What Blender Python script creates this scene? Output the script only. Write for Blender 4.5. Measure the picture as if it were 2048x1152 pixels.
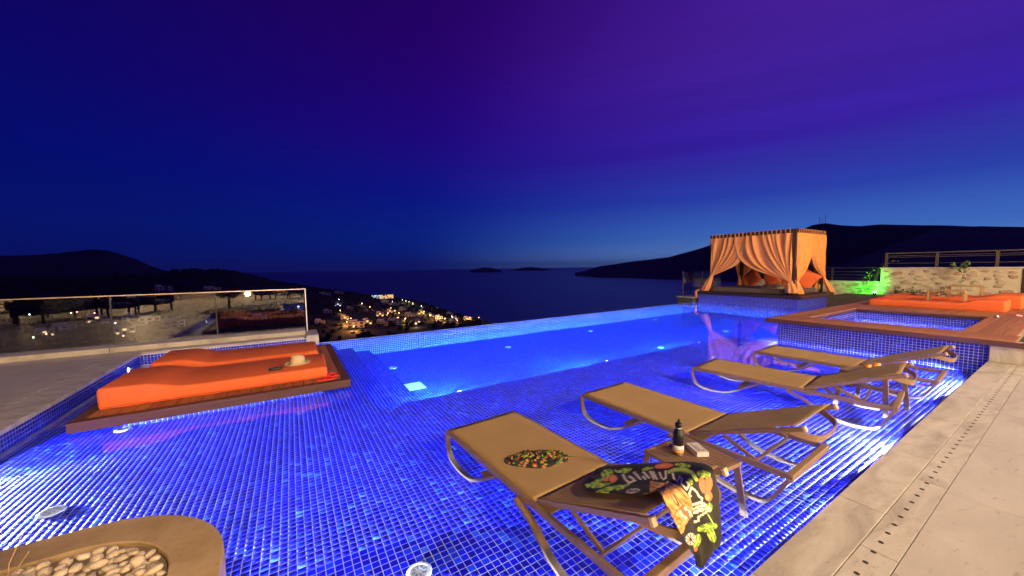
import bpy, bmesh, math, random
import numpy as np
from mathutils import Vector, Matrix, noise
random.seed(7); rng = np.random.default_rng(7)
for o in list(bpy.data.objects): bpy.data.objects.remove(o)
SC = bpy.context.scene; COL = SC.collection
R = math.radians

# ------------------------------------------------------------------ camera
FPX, CX, CY, CAMH = 720., 1024., 590., 1.55          # focal length and principal point in photo pixels (2048 x 1152)
def _basis(A=(2200, 520), B=(580, 541)):             # vanishing points of the pool's long and short directions
    a = np.array([A[0]-CX, -(A[1]-CY), -FPX]); a /= np.linalg.norm(a)
    b = np.array([B[0]-CX, -(B[1]-CY), -FPX]); b -= a*a.dot(b); b /= np.linalg.norm(b)
    return np.array([a, b, np.cross(a, b)])
CM = _basis()
def ray(x, y): return CM @ np.array([x-CX, -(y-CY), -FPX])
def P(x, y, z=0.):                                    # pixel -> point on the level plane z
    d = ray(x, y); t = (z-CAMH)/d[2]; return np.array([d[0]*t, d[1]*t, z])
def pix(p):
    c = CM.T @ (np.array(p, float)-np.array([0, 0, CAMH])); return (CX-FPX*c[0]/c[2], CY+FPX*c[1]/c[2], -c[2])
def PL(x, y, o, n):                                   # pixel -> point on plane (o, n)
    d = ray(x, y); c = np.array([0, 0, CAMH]); t = np.dot(n, np.array(o)-c)/np.dot(n, d); return c+d*t
cam = bpy.data.cameras.new('camera'); camo = bpy.data.objects.new('camera', cam); COL.objects.link(camo)
m4 = Matrix([[*CM[0], 0], [*CM[1], 0], [*CM[2], CAMH], [0, 0, 0, 1]]); camo.matrix_world = m4
cam.sensor_width = 36; cam.lens = 36*FPX/2048
cam.shift_y = (CY-576)/2048; cam.clip_start = .05; cam.clip_end = 120000
SC.camera = camo

# ------------------------------------------------------------------ sky, exposure
def lin(c): return tuple(((v/255)/12.92 if v/255 <= .04045 else ((v/255+.055)/1.055)**2.4) for v in c)+(1.,)
W = bpy.data.worlds.new('World'); SC.world = W; W.use_nodes = True
nt = W.node_tree; nt.nodes.clear()
def N(t, typ, **k):
    n = t.nodes.new(typ)
    for a, v in k.items():
        if a == 'ins':
            for i, x in v.items(): n.inputs[i].default_value = x
        else: setattr(n, a, v)
    return n
def ramp(t, stops, interp='LINEAR'):
    n = t.nodes.new('ShaderNodeValToRGB'); cr = n.color_ramp; cr.interpolation = interp
    while len(cr.elements) < len(stops): cr.elements.new(.5)
    for e, (p, c) in zip(cr.elements, stops): e.position = p; e.color = c
    return n
def sky():
    L = nt.links
    tc = N(nt, 'ShaderNodeTexCoord'); sx = N(nt, 'ShaderNodeSeparateXYZ'); L.new(tc.outputs['Generated'], sx.inputs[0])
    rl = ramp(nt, [(0, lin((2, 18, 92))), (.1, lin((2, 18, 108))), (.22, lin((2, 12, 110))), (.38, lin((8, 5, 100))), (.6, lin((12, 5, 84))), (1, lin((5, 4, 50)))])
    rc = ramp(nt, [(0, lin((4, 32, 124))), (.08, lin((6, 38, 138))), (.2, lin((14, 22, 140))), (.33, lin((36, 6, 132))), (.5, lin((44, 0, 110))), (1, lin((30, 0, 70)))])
    rr = ramp(nt, [(0, lin((118, 160, 222))), (.07, lin((68, 116, 204))), (.16, lin((46, 68, 178))), (.27, lin((58, 34, 164))), (.45, lin((70, 34, 152))), (1, lin((48, 12, 110)))])
    for r in (rl, rc, rr): L.new(sx.outputs['Z'], r.inputs[0])
    m1 = N(nt, 'ShaderNodeMapRange', interpolation_type='SMOOTHSTEP', ins={1: -.55, 2: .8}); L.new(sx.outputs['X'], m1.inputs[0])
    m2 = N(nt, 'ShaderNodeMapRange', interpolation_type='SMOOTHSTEP', ins={1: .25, 2: 1.1}); L.new(sx.outputs['X'], m2.inputs[0])
    a = N(nt, 'ShaderNodeMix', data_type='RGBA'); b = N(nt, 'ShaderNodeMix', data_type='RGBA')
    L.new(m1.outputs[0], a.inputs[0]); L.new(rl.outputs[0], a.inputs[6]); L.new(rc.outputs[0], a.inputs[7])
    L.new(m2.outputs[0], b.inputs[0]); L.new(a.outputs[2], b.inputs[6]); L.new(rr.outputs[0], b.inputs[7])
    # thin cloud streaks
    zc = N(nt, 'ShaderNodeMath', operation='MAXIMUM', ins={1: .03}); L.new(sx.outputs['Z'], zc.inputs[0])
    dv = N(nt, 'ShaderNodeVectorMath', operation='DIVIDE'); cz = N(nt, 'ShaderNodeCombineXYZ')
    for k in range(3): L.new(zc.outputs[0], cz.inputs[k])
    L.new(tc.outputs['Generated'], dv.inputs[0]); L.new(cz.outputs[0], dv.inputs[1])
    m0 = N(nt, 'ShaderNodeMapping', ins={2: (0, 0, R(-125))}); L.new(dv.outputs[0], m0.inputs[0])
    mp = N(nt, 'ShaderNodeMapping', ins={3: (.10, .8, 1)}); L.new(m0.outputs[0], mp.inputs[0])
    nz = N(nt, 'ShaderNodeTexNoise', ins={'Scale': 1.5, 'Detail': 4, 'Roughness': .5}); L.new(mp.outputs[0], nz.inputs[0])
    mr = N(nt, 'ShaderNodeMapRange', interpolation_type='SMOOTHSTEP', ins={1: .40, 2: .75, 3: 0., 4: .42}); L.new(nz.outputs[0], mr.inputs[0])
    m3 = N(nt, 'ShaderNodeMath', operation='MULTIPLY'); fd = N(nt, 'ShaderNodeMapRange', interpolation_type='SMOOTHSTEP', ins={1: .12, 2: .36}); L.new(sx.outputs['Z'], fd.inputs[0]); m4_ = N(nt, 'ShaderNodeMath', operation='MULTIPLY'); L.new(m2.outputs[0], m4_.inputs[0]); L.new(fd.outputs[0], m4_.inputs[1]); L.new(mr.outputs[0], m3.inputs[0]); L.new(m4_.outputs[0], m3.inputs[1])
    mr = N(nt, 'ShaderNodeMath', operation='ADD', ins={1: .97}); L.new(m3.outputs[0], mr.inputs[0])
    mu = N(nt, 'ShaderNodeVectorMath', operation='SCALE'); L.new(b.outputs[2], mu.inputs[0]); L.new(mr.outputs[0], mu.inputs['Scale'])
    bg = N(nt, 'ShaderNodeBackground', ins={1: 1.0}); L.new(mu.outputs[0], bg.inputs[0])
    ou = N(nt, 'ShaderNodeOutputWorld'); L.new(bg.outputs[0], ou.inputs[0])
sky()
SC.view_settings.view_transform = 'Standard'; SC.view_settings.look = 'None'
SC.view_settings.exposure = 0; SC.view_settings.gamma = 1
SC.render.engine = 'CYCLES'

# ------------------------------------------------------------------ materials
MATS = {}
def mat(name, col, rough=.6, metal=0, var=0, scale=8, bump=0, bscale=60, spec=.5, alpha=None, emit=None, estr=0, coat=0, sheen=0, stretch=None, trans=0):
    if name in MATS: return MATS[name]
    m = bpy.data.materials.new(name); m.use_nodes = True; t = m.node_tree; L = t.links; b = t.nodes['Principled BSDF']
    c = col+(1.,) if len(col) == 3 else col
    b.inputs['Base Color'].default_value = c; b.inputs['Roughness'].default_value = rough; b.inputs['Metallic'].default_value = metal
    b.inputs['Specular IOR Level'].default_value = spec; b.inputs['Coat Weight'].default_value = coat; b.inputs['Sheen Weight'].default_value = sheen
    b.inputs['Transmission Weight'].default_value = trans
    if emit: b.inputs['Emission Color'].default_value = emit+(1.,); b.inputs['Emission Strength'].default_value = estr
    tc = N(t, 'ShaderNodeTexCoord')
    src = tc.outputs['Object']
    if stretch:
        mp = N(t, 'ShaderNodeMapping', ins={3: stretch}); L.new(src, mp.inputs[0]); src = mp.outputs[0]
    if var:
        nz = N(t, 'ShaderNodeTexNoise', ins={'Scale': scale, 'Detail': 6, 'Roughness': .6}); L.new(src, nz.inputs[0])
        oi = N(t, 'ShaderNodeObjectInfo'); ad = N(t, 'ShaderNodeMath', operation='MULTIPLY_ADD', ins={1: .35}); L.new(oi.outputs['Random'], ad.inputs[0]); L.new(nz.outputs[0], ad.inputs[2])
        r = ramp(t, [(.35, tuple(max(0, x*(1-var)) for x in c[:3])+(1,)), (.95, tuple(min(1, x*(1+var)) for x in c[:3])+(1,))])
        L.new(ad.outputs[0], r.inputs[0]); L.new(r.outputs[0], b.inputs['Base Color'])
    if bump:
        n2 = N(t, 'ShaderNodeTexNoise', ins={'Scale': bscale, 'Detail': 4}); L.new(src, n2.inputs[0])
        bp = N(t, 'ShaderNodeBump', ins={'Strength': bump, 'Distance': .01}); L.new(n2.outputs[0], bp.inputs['Height']); L.new(bp.outputs[0], b.inputs['Normal'])
    MATS[name] = m; return m
def emis(name, col, s):
    if name in MATS: return MATS[name]
    m = bpy.data.materials.new(name); m.use_nodes = True; t = m.node_tree; t.nodes.clear()
    e = N(t, 'ShaderNodeEmission', ins={0: col+(1.,), 1: s}); o = N(t, 'ShaderNodeOutputMaterial'); t.links.new(e.outputs[0], o.inputs[0]); MATS[name] = m; return m
def glassy(name, tint, ior, rough=0., bump=0, bscale=(1, 1, 1), refl=(1, 1, 1)):        # a clear sheet: see-through, mirror by Fresnel
    m = bpy.data.materials.new(name); m.use_nodes = True; t = m.node_tree; t.nodes.clear(); L = t.links
    tr = N(t, 'ShaderNodeBsdfTransparent', ins={0: tint+(1.,)}); gl = N(t, 'ShaderNodeBsdfGlossy', ins={0: refl+(1.,), 'Roughness': rough})
    fr = N(t, 'ShaderNodeLayerWeight', ins={0: .5}); pw_ = N(t, 'ShaderNodeMath', operation='POWER', ins={1: 5.}); r0 = ((ior-1)/(ior+1))**2; sm = N(t, 'ShaderNodeMath', operation='MULTIPLY_ADD', ins={1: 1-r0, 2: r0}); L.new(fr.outputs['Facing'], pw_.inputs[0]); L.new(pw_.outputs[0], sm.inputs[0]); mx = N(t, 'ShaderNodeMixShader'); o = N(t, 'ShaderNodeOutputMaterial')
    L.new(sm.outputs[0], mx.inputs[0]); L.new(tr.outputs[0], mx.inputs[1]); L.new(gl.outputs[0], mx.inputs[2]); L.new(mx.outputs[0], o.inputs[0])
    if bump:
        tc = N(t, 'ShaderNodeTexCoord'); mp = N(t, 'ShaderNodeMapping', ins={3: bscale}); L.new(tc.outputs['Object'], mp.inputs[0])
        nz = N(t, 'ShaderNodeTexNoise', ins={'Scale': 1., 'Detail': 3, 'Roughness': .5}); L.new(mp.outputs[0], nz.inputs[0])
        bp = N(t, 'ShaderNodeBump', ins={'Strength': bump, 'Distance': .02}); L.new(nz.outputs[0], bp.inputs['Height'])
        L.new(bp.outputs[0], gl.inputs['Normal']); L.new(bp.outputs[0], fr.inputs['Normal'])
    MATS[name] = m; return m
def stone_mat(name, c1, c2, c3, scale=1.4, an=(.7, 1.6, 1.), dist=1.2):
    m = bpy.data.materials.new(name); m.use_nodes = True; t = m.node_tree; L = t.links; b = t.nodes['Principled BSDF']; b.inputs['Roughness'].default_value = .42
    tc = N(t, 'ShaderNodeTexCoord'); oi = N(t, 'ShaderNodeObjectInfo')
    ad = N(t, 'ShaderNodeVectorMath', operation='ADD'); L.new(tc.outputs['Object'], ad.inputs[0])
    sc = N(t, 'ShaderNodeVectorMath', operation='SCALE', ins={'Scale': 9.}); L.new(oi.outputs['Location'], sc.inputs[0]); L.new(sc.outputs[0], ad.inputs[1])
    mp = N(t, 'ShaderNodeMapping', ins={3: an}); L.new(ad.outputs[0], mp.inputs[0])
    n1 = N(t, 'ShaderNodeTexNoise', ins={'Scale': scale*2, 'Detail': 8, 'Roughness': .62, 'Distortion': dist}); L.new(mp.outputs[0], n1.inputs[0])
    r1 = ramp(t, [(.32, c2+(1,)), (.52, c1+(1,)), (.75, c3+(1,))]); L.new(n1.outputs[0], r1.inputs[0])
    n2 = N(t, 'ShaderNodeTexNoise', ins={'Scale': scale*22, 'Detail': 6, 'Roughness': .7}); L.new(mp.outputs[0], n2.inputs[0])
    r2 = ramp(t, [(.30, (.55, .48, .4, 1)), (.42, (1, 1, 1, 1))]); L.new(n2.outputs[0], r2.inputs[0])
    mx = N(t, 'ShaderNodeMix', data_type='RGBA', blend_type='MULTIPLY', ins={0: .75}); L.new(r1.outputs[0], mx.inputs[6]); L.new(r2.outputs[0], mx.inputs[7])
    L.new(mx.outputs[2], b.inputs['Base Color'])
    bp = N(t, 'ShaderNodeBump', ins={'Strength': .25, 'Distance': .004}); L.new(n2.outputs[0], bp.inputs['Height']); L.new(bp.outputs[0], b.inputs['Normal'])
    MATS[name] = m; return m
def wood_mat(name, c1, c2, axis=0, rough=.62):
    m = bpy.data.materials.new(name); m.use_nodes = True; t = m.node_tree; L = t.links; b = t.nodes['Principled BSDF']; b.inputs['Roughness'].default_value = rough
    tc = N(t, 'ShaderNodeTexCoord'); oi = N(t, 'ShaderNodeObjectInfo')
    ad = N(t, 'ShaderNodeVectorMath', operation='ADD'); L.new(tc.outputs['Object'], ad.inputs[0])
    sc = N(t, 'ShaderNodeVectorMath', operation='SCALE', ins={'Scale': 7.}); L.new(oi.outputs['Location'], sc.inputs[0]); L.new(sc.outputs[0], ad.inputs[1])
    s = [28., 28., 28.]; s[axis] = 1.3
    mp = N(t, 'ShaderNodeMapping', ins={3: tuple(s)}); L.new(ad.outputs[0], mp.inputs[0])
    nz = N(t, 'ShaderNodeTexNoise', ins={'Scale': 1., 'Detail': 6, 'Roughness': .6}); L.new(mp.outputs[0], nz.inputs[0])
    m2 = N(t, 'ShaderNodeMath', operation='MULTIPLY_ADD', ins={1: .3}); L.new(oi.outputs['Random'], m2.inputs[0]); L.new(nz.outputs[0], m2.inputs[2])
    r = ramp(t, [(.35, c1+(1,)), (.9, c2+(1,))]); L.new(m2.outputs[0], r.inputs[0]); L.new(r.outputs[0], b.inputs['Base Color'])
    bp = N(t, 'ShaderNodeBump', ins={'Strength': .3, 'Distance': .003}); L.new(nz.outputs[0], bp.inputs['Height']); L.new(bp.outputs[0], b.inputs['Normal'])
    MATS[name] = m; return m
def tile_mat(name, rnd='island', base=(.003, .006, .56), rough=.4, stops=None):
    m = bpy.data.materials.new(name); m.use_nodes = True; t = m.node_tree; L = t.links; b = t.nodes['Principled BSDF']
    b.inputs['Roughness'].default_value = rough
    ge = N(t, 'ShaderNodeNewGeometry') if rnd == 'island' else N(t, 'ShaderNodeObjectInfo')
    out = ge.outputs['Random Per Island' if rnd == 'island' else 'Random']
    r = ramp(t, [(0, (.002, .002, .28, 1)), (.3, (.003, .004, .46, 1)), (.6, base+(1,)), (.8, (.006, .015, .66, 1)), (.95, (.012, .05, .72, 1)), (1, (.04, .14, .78, 1))]); L.new(out, r.inputs[0])
    if stops:
        for e, c in zip(r.color_ramp.elements, [stops[0]]+stops): e.color = c+(1,)
    L.new(r.outputs[0], b.inputs['Base Color']); MATS[name] = m; return m
def attr_mat(name, rough=.8, bump=.25, bscale=900):
    m = bpy.data.materials.new(name); m.use_nodes = True; t = m.node_tree; L = t.links; b = t.nodes['Principled BSDF']; b.inputs['Roughness'].default_value = rough
    at = N(t, 'ShaderNodeAttribute', attribute_name='print'); L.new(at.outputs['Color'], b.inputs['Base Color'])
    MATS[name] = m; return m

M_stone = stone_mat('travertine', (.50, .46, .395), (.35, .31, .255), (.63, .585, .51))
M_stone2 = stone_mat('limestone_paving', (.46, .425, .37), (.39, .355, .30), (.53, .495, .44), .7)
M_sand = stone_mat('planter_stone', (.48, .34, .165), (.37, .25, .11), (.58, .43, .23), 1.5, (1, 1, 1), .2)
M_gap = mat('dark_joint', (.05, .04, .03), .9)
M_hole = mat('drain_shadow', (.03, .024, .018), .9)
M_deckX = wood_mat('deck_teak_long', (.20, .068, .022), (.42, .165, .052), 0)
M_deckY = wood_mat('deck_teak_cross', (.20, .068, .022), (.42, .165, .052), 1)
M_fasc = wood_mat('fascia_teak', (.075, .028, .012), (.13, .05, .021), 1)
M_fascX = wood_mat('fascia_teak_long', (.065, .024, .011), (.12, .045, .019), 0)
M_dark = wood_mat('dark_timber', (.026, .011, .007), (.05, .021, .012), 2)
M_grout = mat('white_grout', (.72, .72, .76), .8, bump=.2, bscale=120)
M_tile = tile_mat('cobalt_tiles'); M_tileB = tile_mat('cobalt_tiles_water_glow', 'island', (.008, .035, .58), .3, [(.004, .012, .40), (.006, .022, .50), (.008, .035, .60), (.012, .055, .68), (.03, .13, .76)]); M_tile1 = tile_mat('cobalt_tile', 'object')  # basin tiles: same tile, with the deep water's azure glow put into the colour
M_orange = mat('orange_fabric', (.74, .145, .045), .85, var=.09, scale=4, bump=.55, bscale=11, spec=.2, sheen=0)
M_alu = mat('bronze_frame', (.25, .158, .078), .5, metal=.15, var=.05)
M_text = mat('tan_mesh_fabric', (.42, .275, .115), .7, var=.09, scale=3.5, bump=.5, bscale=700, spec=.3)
M_capend = mat('pale_end_cap', (.62, .44, .24), .5)
M_white = mat('white_plastic', (.8, .82, .85), .35)
M_steel = mat('brushed_steel', (.62, .6, .58), .3, metal=1)
M_water = glassy('pool_water', (.80, .90, 1.), 1.33, 0., .12, (3.2, 3.2, 3.2))
M_glass = glassy('balustrade_glass', (.80, .84, .84), 2.1, 0., refl=(.95, .95, .95))
M_clear = glassy('drinking_glass', (.97, .97, .97), 1.5)

# ------------------------------------------------------------------ mesh helpers
class MB:
    def __init__(s): s.v = []; s.f = []; s.mi = []; s.cur = 0
    def add(s, vs, fs):
        o = len(s.v); s.v += [tuple(map(float, p)) for p in vs]
        for f in fs: s.f.append(tuple(i+o for i in f)); s.mi.append(s.cur)
        return s
    def box(s, x0, x1, y0, y1, z0, z1, skip=''):
        vs = [(x0,y0,z0),(x1,y0,z0),(x1,y1,z0),(x0,y1,z0),(x0,y0,z1),(x1,y0,z1),(x1,y1,z1),(x0,y1,z1)]
        fs = {'b':(3,2,1,0),'t':(4,5,6,7),'f':(0,1,5,4),'r':(1,2,6,5),'k':(2,3,7,6),'l':(3,0,4,7)}
        return s.add(vs, [f for k, f in fs.items() if k not in skip])
    def bar(s, a, b, w, h, up=(0, 0, 1)):                   # rectangular bar from a to b, w across, h along up
        a, b, up = map(lambda q: Vector([float(c) for c in q]), (a, b, up)); d = (b-a).normalized(); x = d.cross(up)
        if x.length < 1e-5: x = d.cross(Vector((1, 0, 0)))
        x.normalize(); u = x.cross(d).normalized(); vs = []
        for p in (a, b):
            for i, j in ((-1,-1),(1,-1),(1,1),(-1,1)): vs.append(p+x*(w/2*i)+u*(h/2*j))
        return s.add(vs, [(3,2,1,0),(4,5,6,7),(0,1,5,4),(1,2,6,5),(2,3,7,6),(3,0,4,7)])
    def path(s, pts, w, h, side, closed=False):             # flat strip bent along pts; side = constant cross direction
        pts = [Vector([float(c) for c in p]) for p in pts]; side = Vector(side).normalized(); n = len(pts); vs = []; fs = []
        for i, p in enumerate(pts):
            d = (pts[min(i+1, n-1)]-pts[max(i-1, 0)]).normalized(); u = side.cross(d).normalized()
            for a, b in ((-1,-1),(1,-1),(1,1),(-1,1)): vs.append(p+side*(w/2*a)+u*(h/2*b))
        for i in range(n-1):
            for k in range(4): fs.append((i*4+k, i*4+(k+1)%4, i*4+4+(k+1)%4, i*4+4+k))
        fs += [(3,2,1,0), (n*4-4, n*4-3, n*4-2, n*4-1)]
        return s.add(vs, fs)
    def tube(s, pts, r, n=8, cap=True):
        pts = [Vector([float(c) for c in p]) for p in pts]; m = len(pts); rs = r if hasattr(r, '__len__') else [r]*m; vs = []; fs = []; ref = None
        for i, p in enumerate(pts):
            d = (pts[min(i+1, m-1)]-pts[max(i-1, 0)]).normalized()
            if ref is None: ref = d.orthogonal().normalized()
            x = (ref-d*ref.dot(d)).normalized(); ref = x; y = d.cross(x)
            for k in range(n):
                a = 2*math.pi*k/n; vs.append(p+x*(rs[i]*math.cos(a))+y*(rs[i]*math.sin(a)))
        for i in range(m-1):
            for k in range(n): fs.append((i*n+k, i*n+(k+1)%n, (i+1)*n+(k+1)%n, (i+1)*n+k))
        if cap: fs += [tuple(reversed(range(n))), tuple(range((m-1)*n, m*n))]
        return s.add(vs, fs)
    def lathe(s, prof, n=20, c=(0, 0, 0)):
        vs = []; fs = []; m = len(prof)
        for r, z in prof:
            for k in range(n):
                a = 2*math.pi*k/n; vs.append((c[0]+r*math.cos(a), c[1]+r*math.sin(a), c[2]+z))
        for i in range(m-1):
            for k in range(n): fs.append((i*n+k, i*n+(k+1)%n, (i+1)*n+(k+1)%n, (i+1)*n+k))
        fs += [tuple(reversed(range(n))), tuple(range((m-1)*n, m*n))]
        return s.add(vs, fs)
    def grid(s, pts):                                       # pts[i][j]
        n, m = len(pts), len(pts[0]); vs = [p for r in pts for p in r]
        return s.add(vs, [(i*m+j, i*m+j+1, (i+1)*m+j+1, (i+1)*m+j) for i in range(n-1) for j in range(m-1)])
    def mesh(s, name, mats, smooth=False, fix=False):
        me = bpy.data.meshes.new(name); me.from_pydata(s.v, [], s.f)
        for m in (mats if isinstance(mats, (list, tuple)) else [mats]): me.materials.append(m)
        me.polygons.foreach_set('material_index', s.mi)
        if smooth: me.polygons.foreach_set('use_smooth', [True]*len(me.polygons))
        if fix:
            b = bmesh.new(); b.from_mesh(me); bmesh.ops.remove_doubles(b, verts=b.verts, dist=1e-5); bmesh.ops.recalc_face_normals(b, faces=b.faces); b.to_mesh(me); b.free()
        me.update(); return me
    def build(s, name, mats, parent=None, smooth=False, loc=None, bevel=0, seg=2, subsurf=0, fix=True, solid=0):
        if loc is not None: s.v = [(x-loc[0], y-loc[1], z-loc[2]) for x, y, z in s.v]
        return link(name, s.mesh(name, mats, smooth, fix), parent, loc, bevel, seg, subsurf, solid)
def link(name, me, parent=None, loc=None, bevel=0, seg=2, subsurf=0, solid=0):
    o = bpy.data.objects.new(name, me); COL.objects.link(o)
    if loc is not None: o.location = loc
    if parent:
        o.parent = parent
    if solid: md = o.modifiers.new('thickness', 'SOLIDIFY'); md.thickness = solid; md.offset = 0
    if bevel: md = o.modifiers.new('bevel', 'BEVEL'); md.width = bevel; md.segments = seg; md.limit_method = 'ANGLE'
    if subsurf: md = o.modifiers.new('sub', 'SUBSURF'); md.levels = md.render_levels = subsurf
    return o
def tag(o, label=None, cat=None, group=None, kind=None):
    if label: o['label'] = label
    if cat: o['category'] = cat
    if group: o['group'] = group
    if kind: o['kind'] = kind
    return o
def thing(name, label, cat, loc=(0, 0, 0), rz=0, group=None):
    o = bpy.data.objects.new(name, None); COL.objects.link(o); o.location = loc; o.rotation_euler = (0, 0, rz); o.empty_display_size = .1
    return tag(o, label, cat, group)
def struct(name): return tag(thing(name, None, None), kind='structure')
def lamp(name, typ, loc, col, e, parent=None, size=.05, target=None, spot=None, blend=.6):
    l = bpy.data.lights.new(name, typ); l.color = col; l.energy = e
    if typ in ('POINT', 'SPOT'): l.shadow_soft_size = size
    if typ == 'AREA': l.size = size
    if spot: l.spot_size = spot; l.spot_blend = blend
    o = bpy.data.objects.new(name, l); COL.objects.link(o); o.location = loc
    if target is not None: o.rotation_euler = (Vector(target)-Vector(loc)).to_track_quat('-Z', 'Y').to_euler()
    if parent: o.parent = parent
    return o
def copy_tree(o, parent=None):
    c = o.copy(); COL.objects.link(c); c.parent = parent
    for ch in o.children: copy_tree(ch, c)
    return c
def rbox(x0, x1, y0, y1, z0, z1, name, m, parent, bevel=.006, **k):
    c = ((x0+x1)/2, (y0+y1)/2, z0)
    return MB().box(x0, x1, y0, y1, z0, z1).build(name, m, parent, loc=c, bevel=bevel, **k)

# ------------------------------------------------------------------ the pool
T = .048; G = .0056                                     # mosaic pitch and joint
WZ = -.14; SZ = -.24; DZ = -.58                         # water, shelf and basin floor
CE = .83                                                # near coping edge (y)
SY = CE+82*.048                                               # edge of the shelf (y)
XL, XJ, XE = -2.55, 9.34, 15.95; XS = XL+70*.048                         # left wall, tiled tub wall, far end
def yinf(x): return 9.40+.016*x
PLX, PLY, PLR = -.39, 3.15, .75                         # planter corner
def in_planter(x, y):
    if x > PLX or y > PLY: return False
    if x > PLX-PLR and y > PLY-PLR: return (x-PLX+PLR)**2+(y-PLY+PLR)**2 < PLR**2
    return True
TILE_MB = {}
def tile_field(name, parent, o, u, v, nu, nv, keep=None, singles=0, h=.0012, jitter=.0002, m=None):
    """mosaic on the plane o + i*T*u + j*T*v; the largest in view are objects, the rest one part"""
    o, u, v = (np.array(q, float) for q in (o, u, v)); n = np.cross(u, v)
    I, J = np.meshgrid(np.arange(nu), np.arange(nv), indexing='ij'); I = I.ravel(); J = J.ravel()
    C = o+((I+.5)*T)[:, None]*u+((J+.5)*T)[:, None]*v
    if keep is not None:
        k = np.array([keep(c) for c in C], bool); C = C[k]
    sel = np.zeros(len(C), bool)
    if singles:
        rel = C-np.array([0, 0, CAMH]); cc = rel @ CM; dep = -cc[:, 2]
        px = CX+FPX*cc[:, 0]/np.maximum(dep, .01); py = CY-FPX*cc[:, 1]/np.maximum(dep, .01)
        ok = (dep > .3) & (px > 5) & (px < 2043) & (py > 5) & (py < 1147)
        size = np.where(ok, np.abs(rel@n)/np.maximum(np.linalg.norm(rel, axis=1), .1)**3, 0)
        sel[np.argsort(-size)[:singles]] = True
    a = (T-G)/2
    cr = np.array([(-a, -a), (a, -a), (a, a), (-a, a)])
    D = C[~sel]; mt_ = m or M_tile; m = len(D)
    tilt = rng.normal(0, jitter, (m, 4))
    top = D[:, None, :]+cr[None, :, 0, None]*u+cr[None, :, 1, None]*v+(h+tilt)[:, :, None]*n
    e = .0008; bot = D[:, None, :]+cr[None, :, 0, None]*u*(1+e)+cr[None, :, 1, None]*v*(1+e)-.001*n
    V = np.concatenate([top, bot], 1).reshape(-1, 3)
    base = (np.arange(m)*8)[:, None, None]
    F = (np.array([(0,1,2,3),(4,5,1,0),(5,6,2,1),(6,7,3,2),(7,4,0,3)])[None]+base).reshape(-1, 4)
    me = bpy.data.meshes.new(name); me.vertices.add(len(V)); me.vertices.foreach_set('co', V.ravel())
    me.loops.add(F.size); me.loops.foreach_set('vertex_index', F.ravel().astype(np.int32))
    me.polygons.add(len(F)); me.polygons.foreach_set('loop_start', np.arange(0, F.size, 4, dtype=np.int32)); me.update(calc_edges=True)
    me.materials.append(mt_); tag(link(name, me, parent), kind='stuff')
    if singles:
        key = tuple(np.round(n, 2))
        if key not in TILE_MB:
            mb = MB(); vs = [cr[i][0]*u+cr[i][1]*v+h*n for i in range(4)]+[cr[i][0]*u+cr[i][1]*v-.001*n for i in range(4)]
            mb.add(vs, [(0,1,2,3),(4,5,1,0),(5,6,2,1),(6,7,3,2),(7,4,0,3)]); TILE_MB[key] = mb.mesh('tile', M_tile1)
        for c in C[sel]: link('tile', TILE_MB[key], parent, loc=tuple(c+rng.normal(0, .0002)*n))

X_, Y_, Z_ = (1, 0, 0), (0, 1, 0), (0, 0, 1)
pool = struct('pool_floor')
# grout beds
b = MB(); b.box(XL-.05, XJ+.05, CE-.05, SY, SZ-.3, SZ); b.box(XL-.05, XS, SY, 9.7, SZ-.3, SZ)
b.box(XS, 1.2, SY, 9.9, SZ-.4, -.35); b.box(1.2, 1.58, SY, 9.9, SZ-.5, -.46); b.box(1.58, 19.2, SY-1.2, 10.1, DZ-.3, DZ)
b.build('grout_bed', M_grout, pool, fix=False)
nx = int((XJ-XL)/T)
tile_field('shelf_mosaic', pool, (XL, CE, SZ), X_, Y_, nx+1, int((9.58-CE)/T), keep=lambda c: not in_planter(c[0]+.03, c[1]+.03) and c[0] < XJ and (c[1] < SY or c[0] < XS), singles=300)
tile_field('step_mosaic', pool, (XS+.004, SY, -.35), X_, Y_, 8, int((9.5-SY)/T))
tile_field('second_step_mosaic', pool, (1.204, SY, -.46), X_, Y_, 8, int((9.5-SY)/T))
tile_field('basin_mosaic', pool, (1.584, SY-1., DZ), X_, Y_, int((18.9-1.584)/T), int((9.75-SY+1.)/T), keep=lambda c: c[1] < yinf(c[0]) and (c[1] > SY or c[0] > XJ) and (c[0] < XE or c[1] < 5.75), m=M_tileB)
pw = struct('pool_wall')
b = MB()
b.box(XL-.3, XL, PLY, 9.9, SZ-.3, -.035)                                  # left wall core
b.box(XL-.3, .36, 9.6, 9.9, SZ-.3, -.035)                                  # back-left wall core
b.box(XL, XJ, CE-.3, CE, SZ-.3, -.035)                                     # near wall core
b.build('wall_core', M_grout, pw, fix=False)
tile_field('left_wall_mosaic', pw, (XL+.001, PLY, SZ), Y_, Z_, int((9.6-PLY)/T), 4)
tile_field('back_wall_mosaic', pw, (XL, 9.599, SZ), (1, 0, 0), Z_, int((.36-XL)/T), 4)
tile_field('near_wall_mosaic', pw, (XL, CE+.001, SZ), (-1, 0, 0), Z_, 2, 4)
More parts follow.
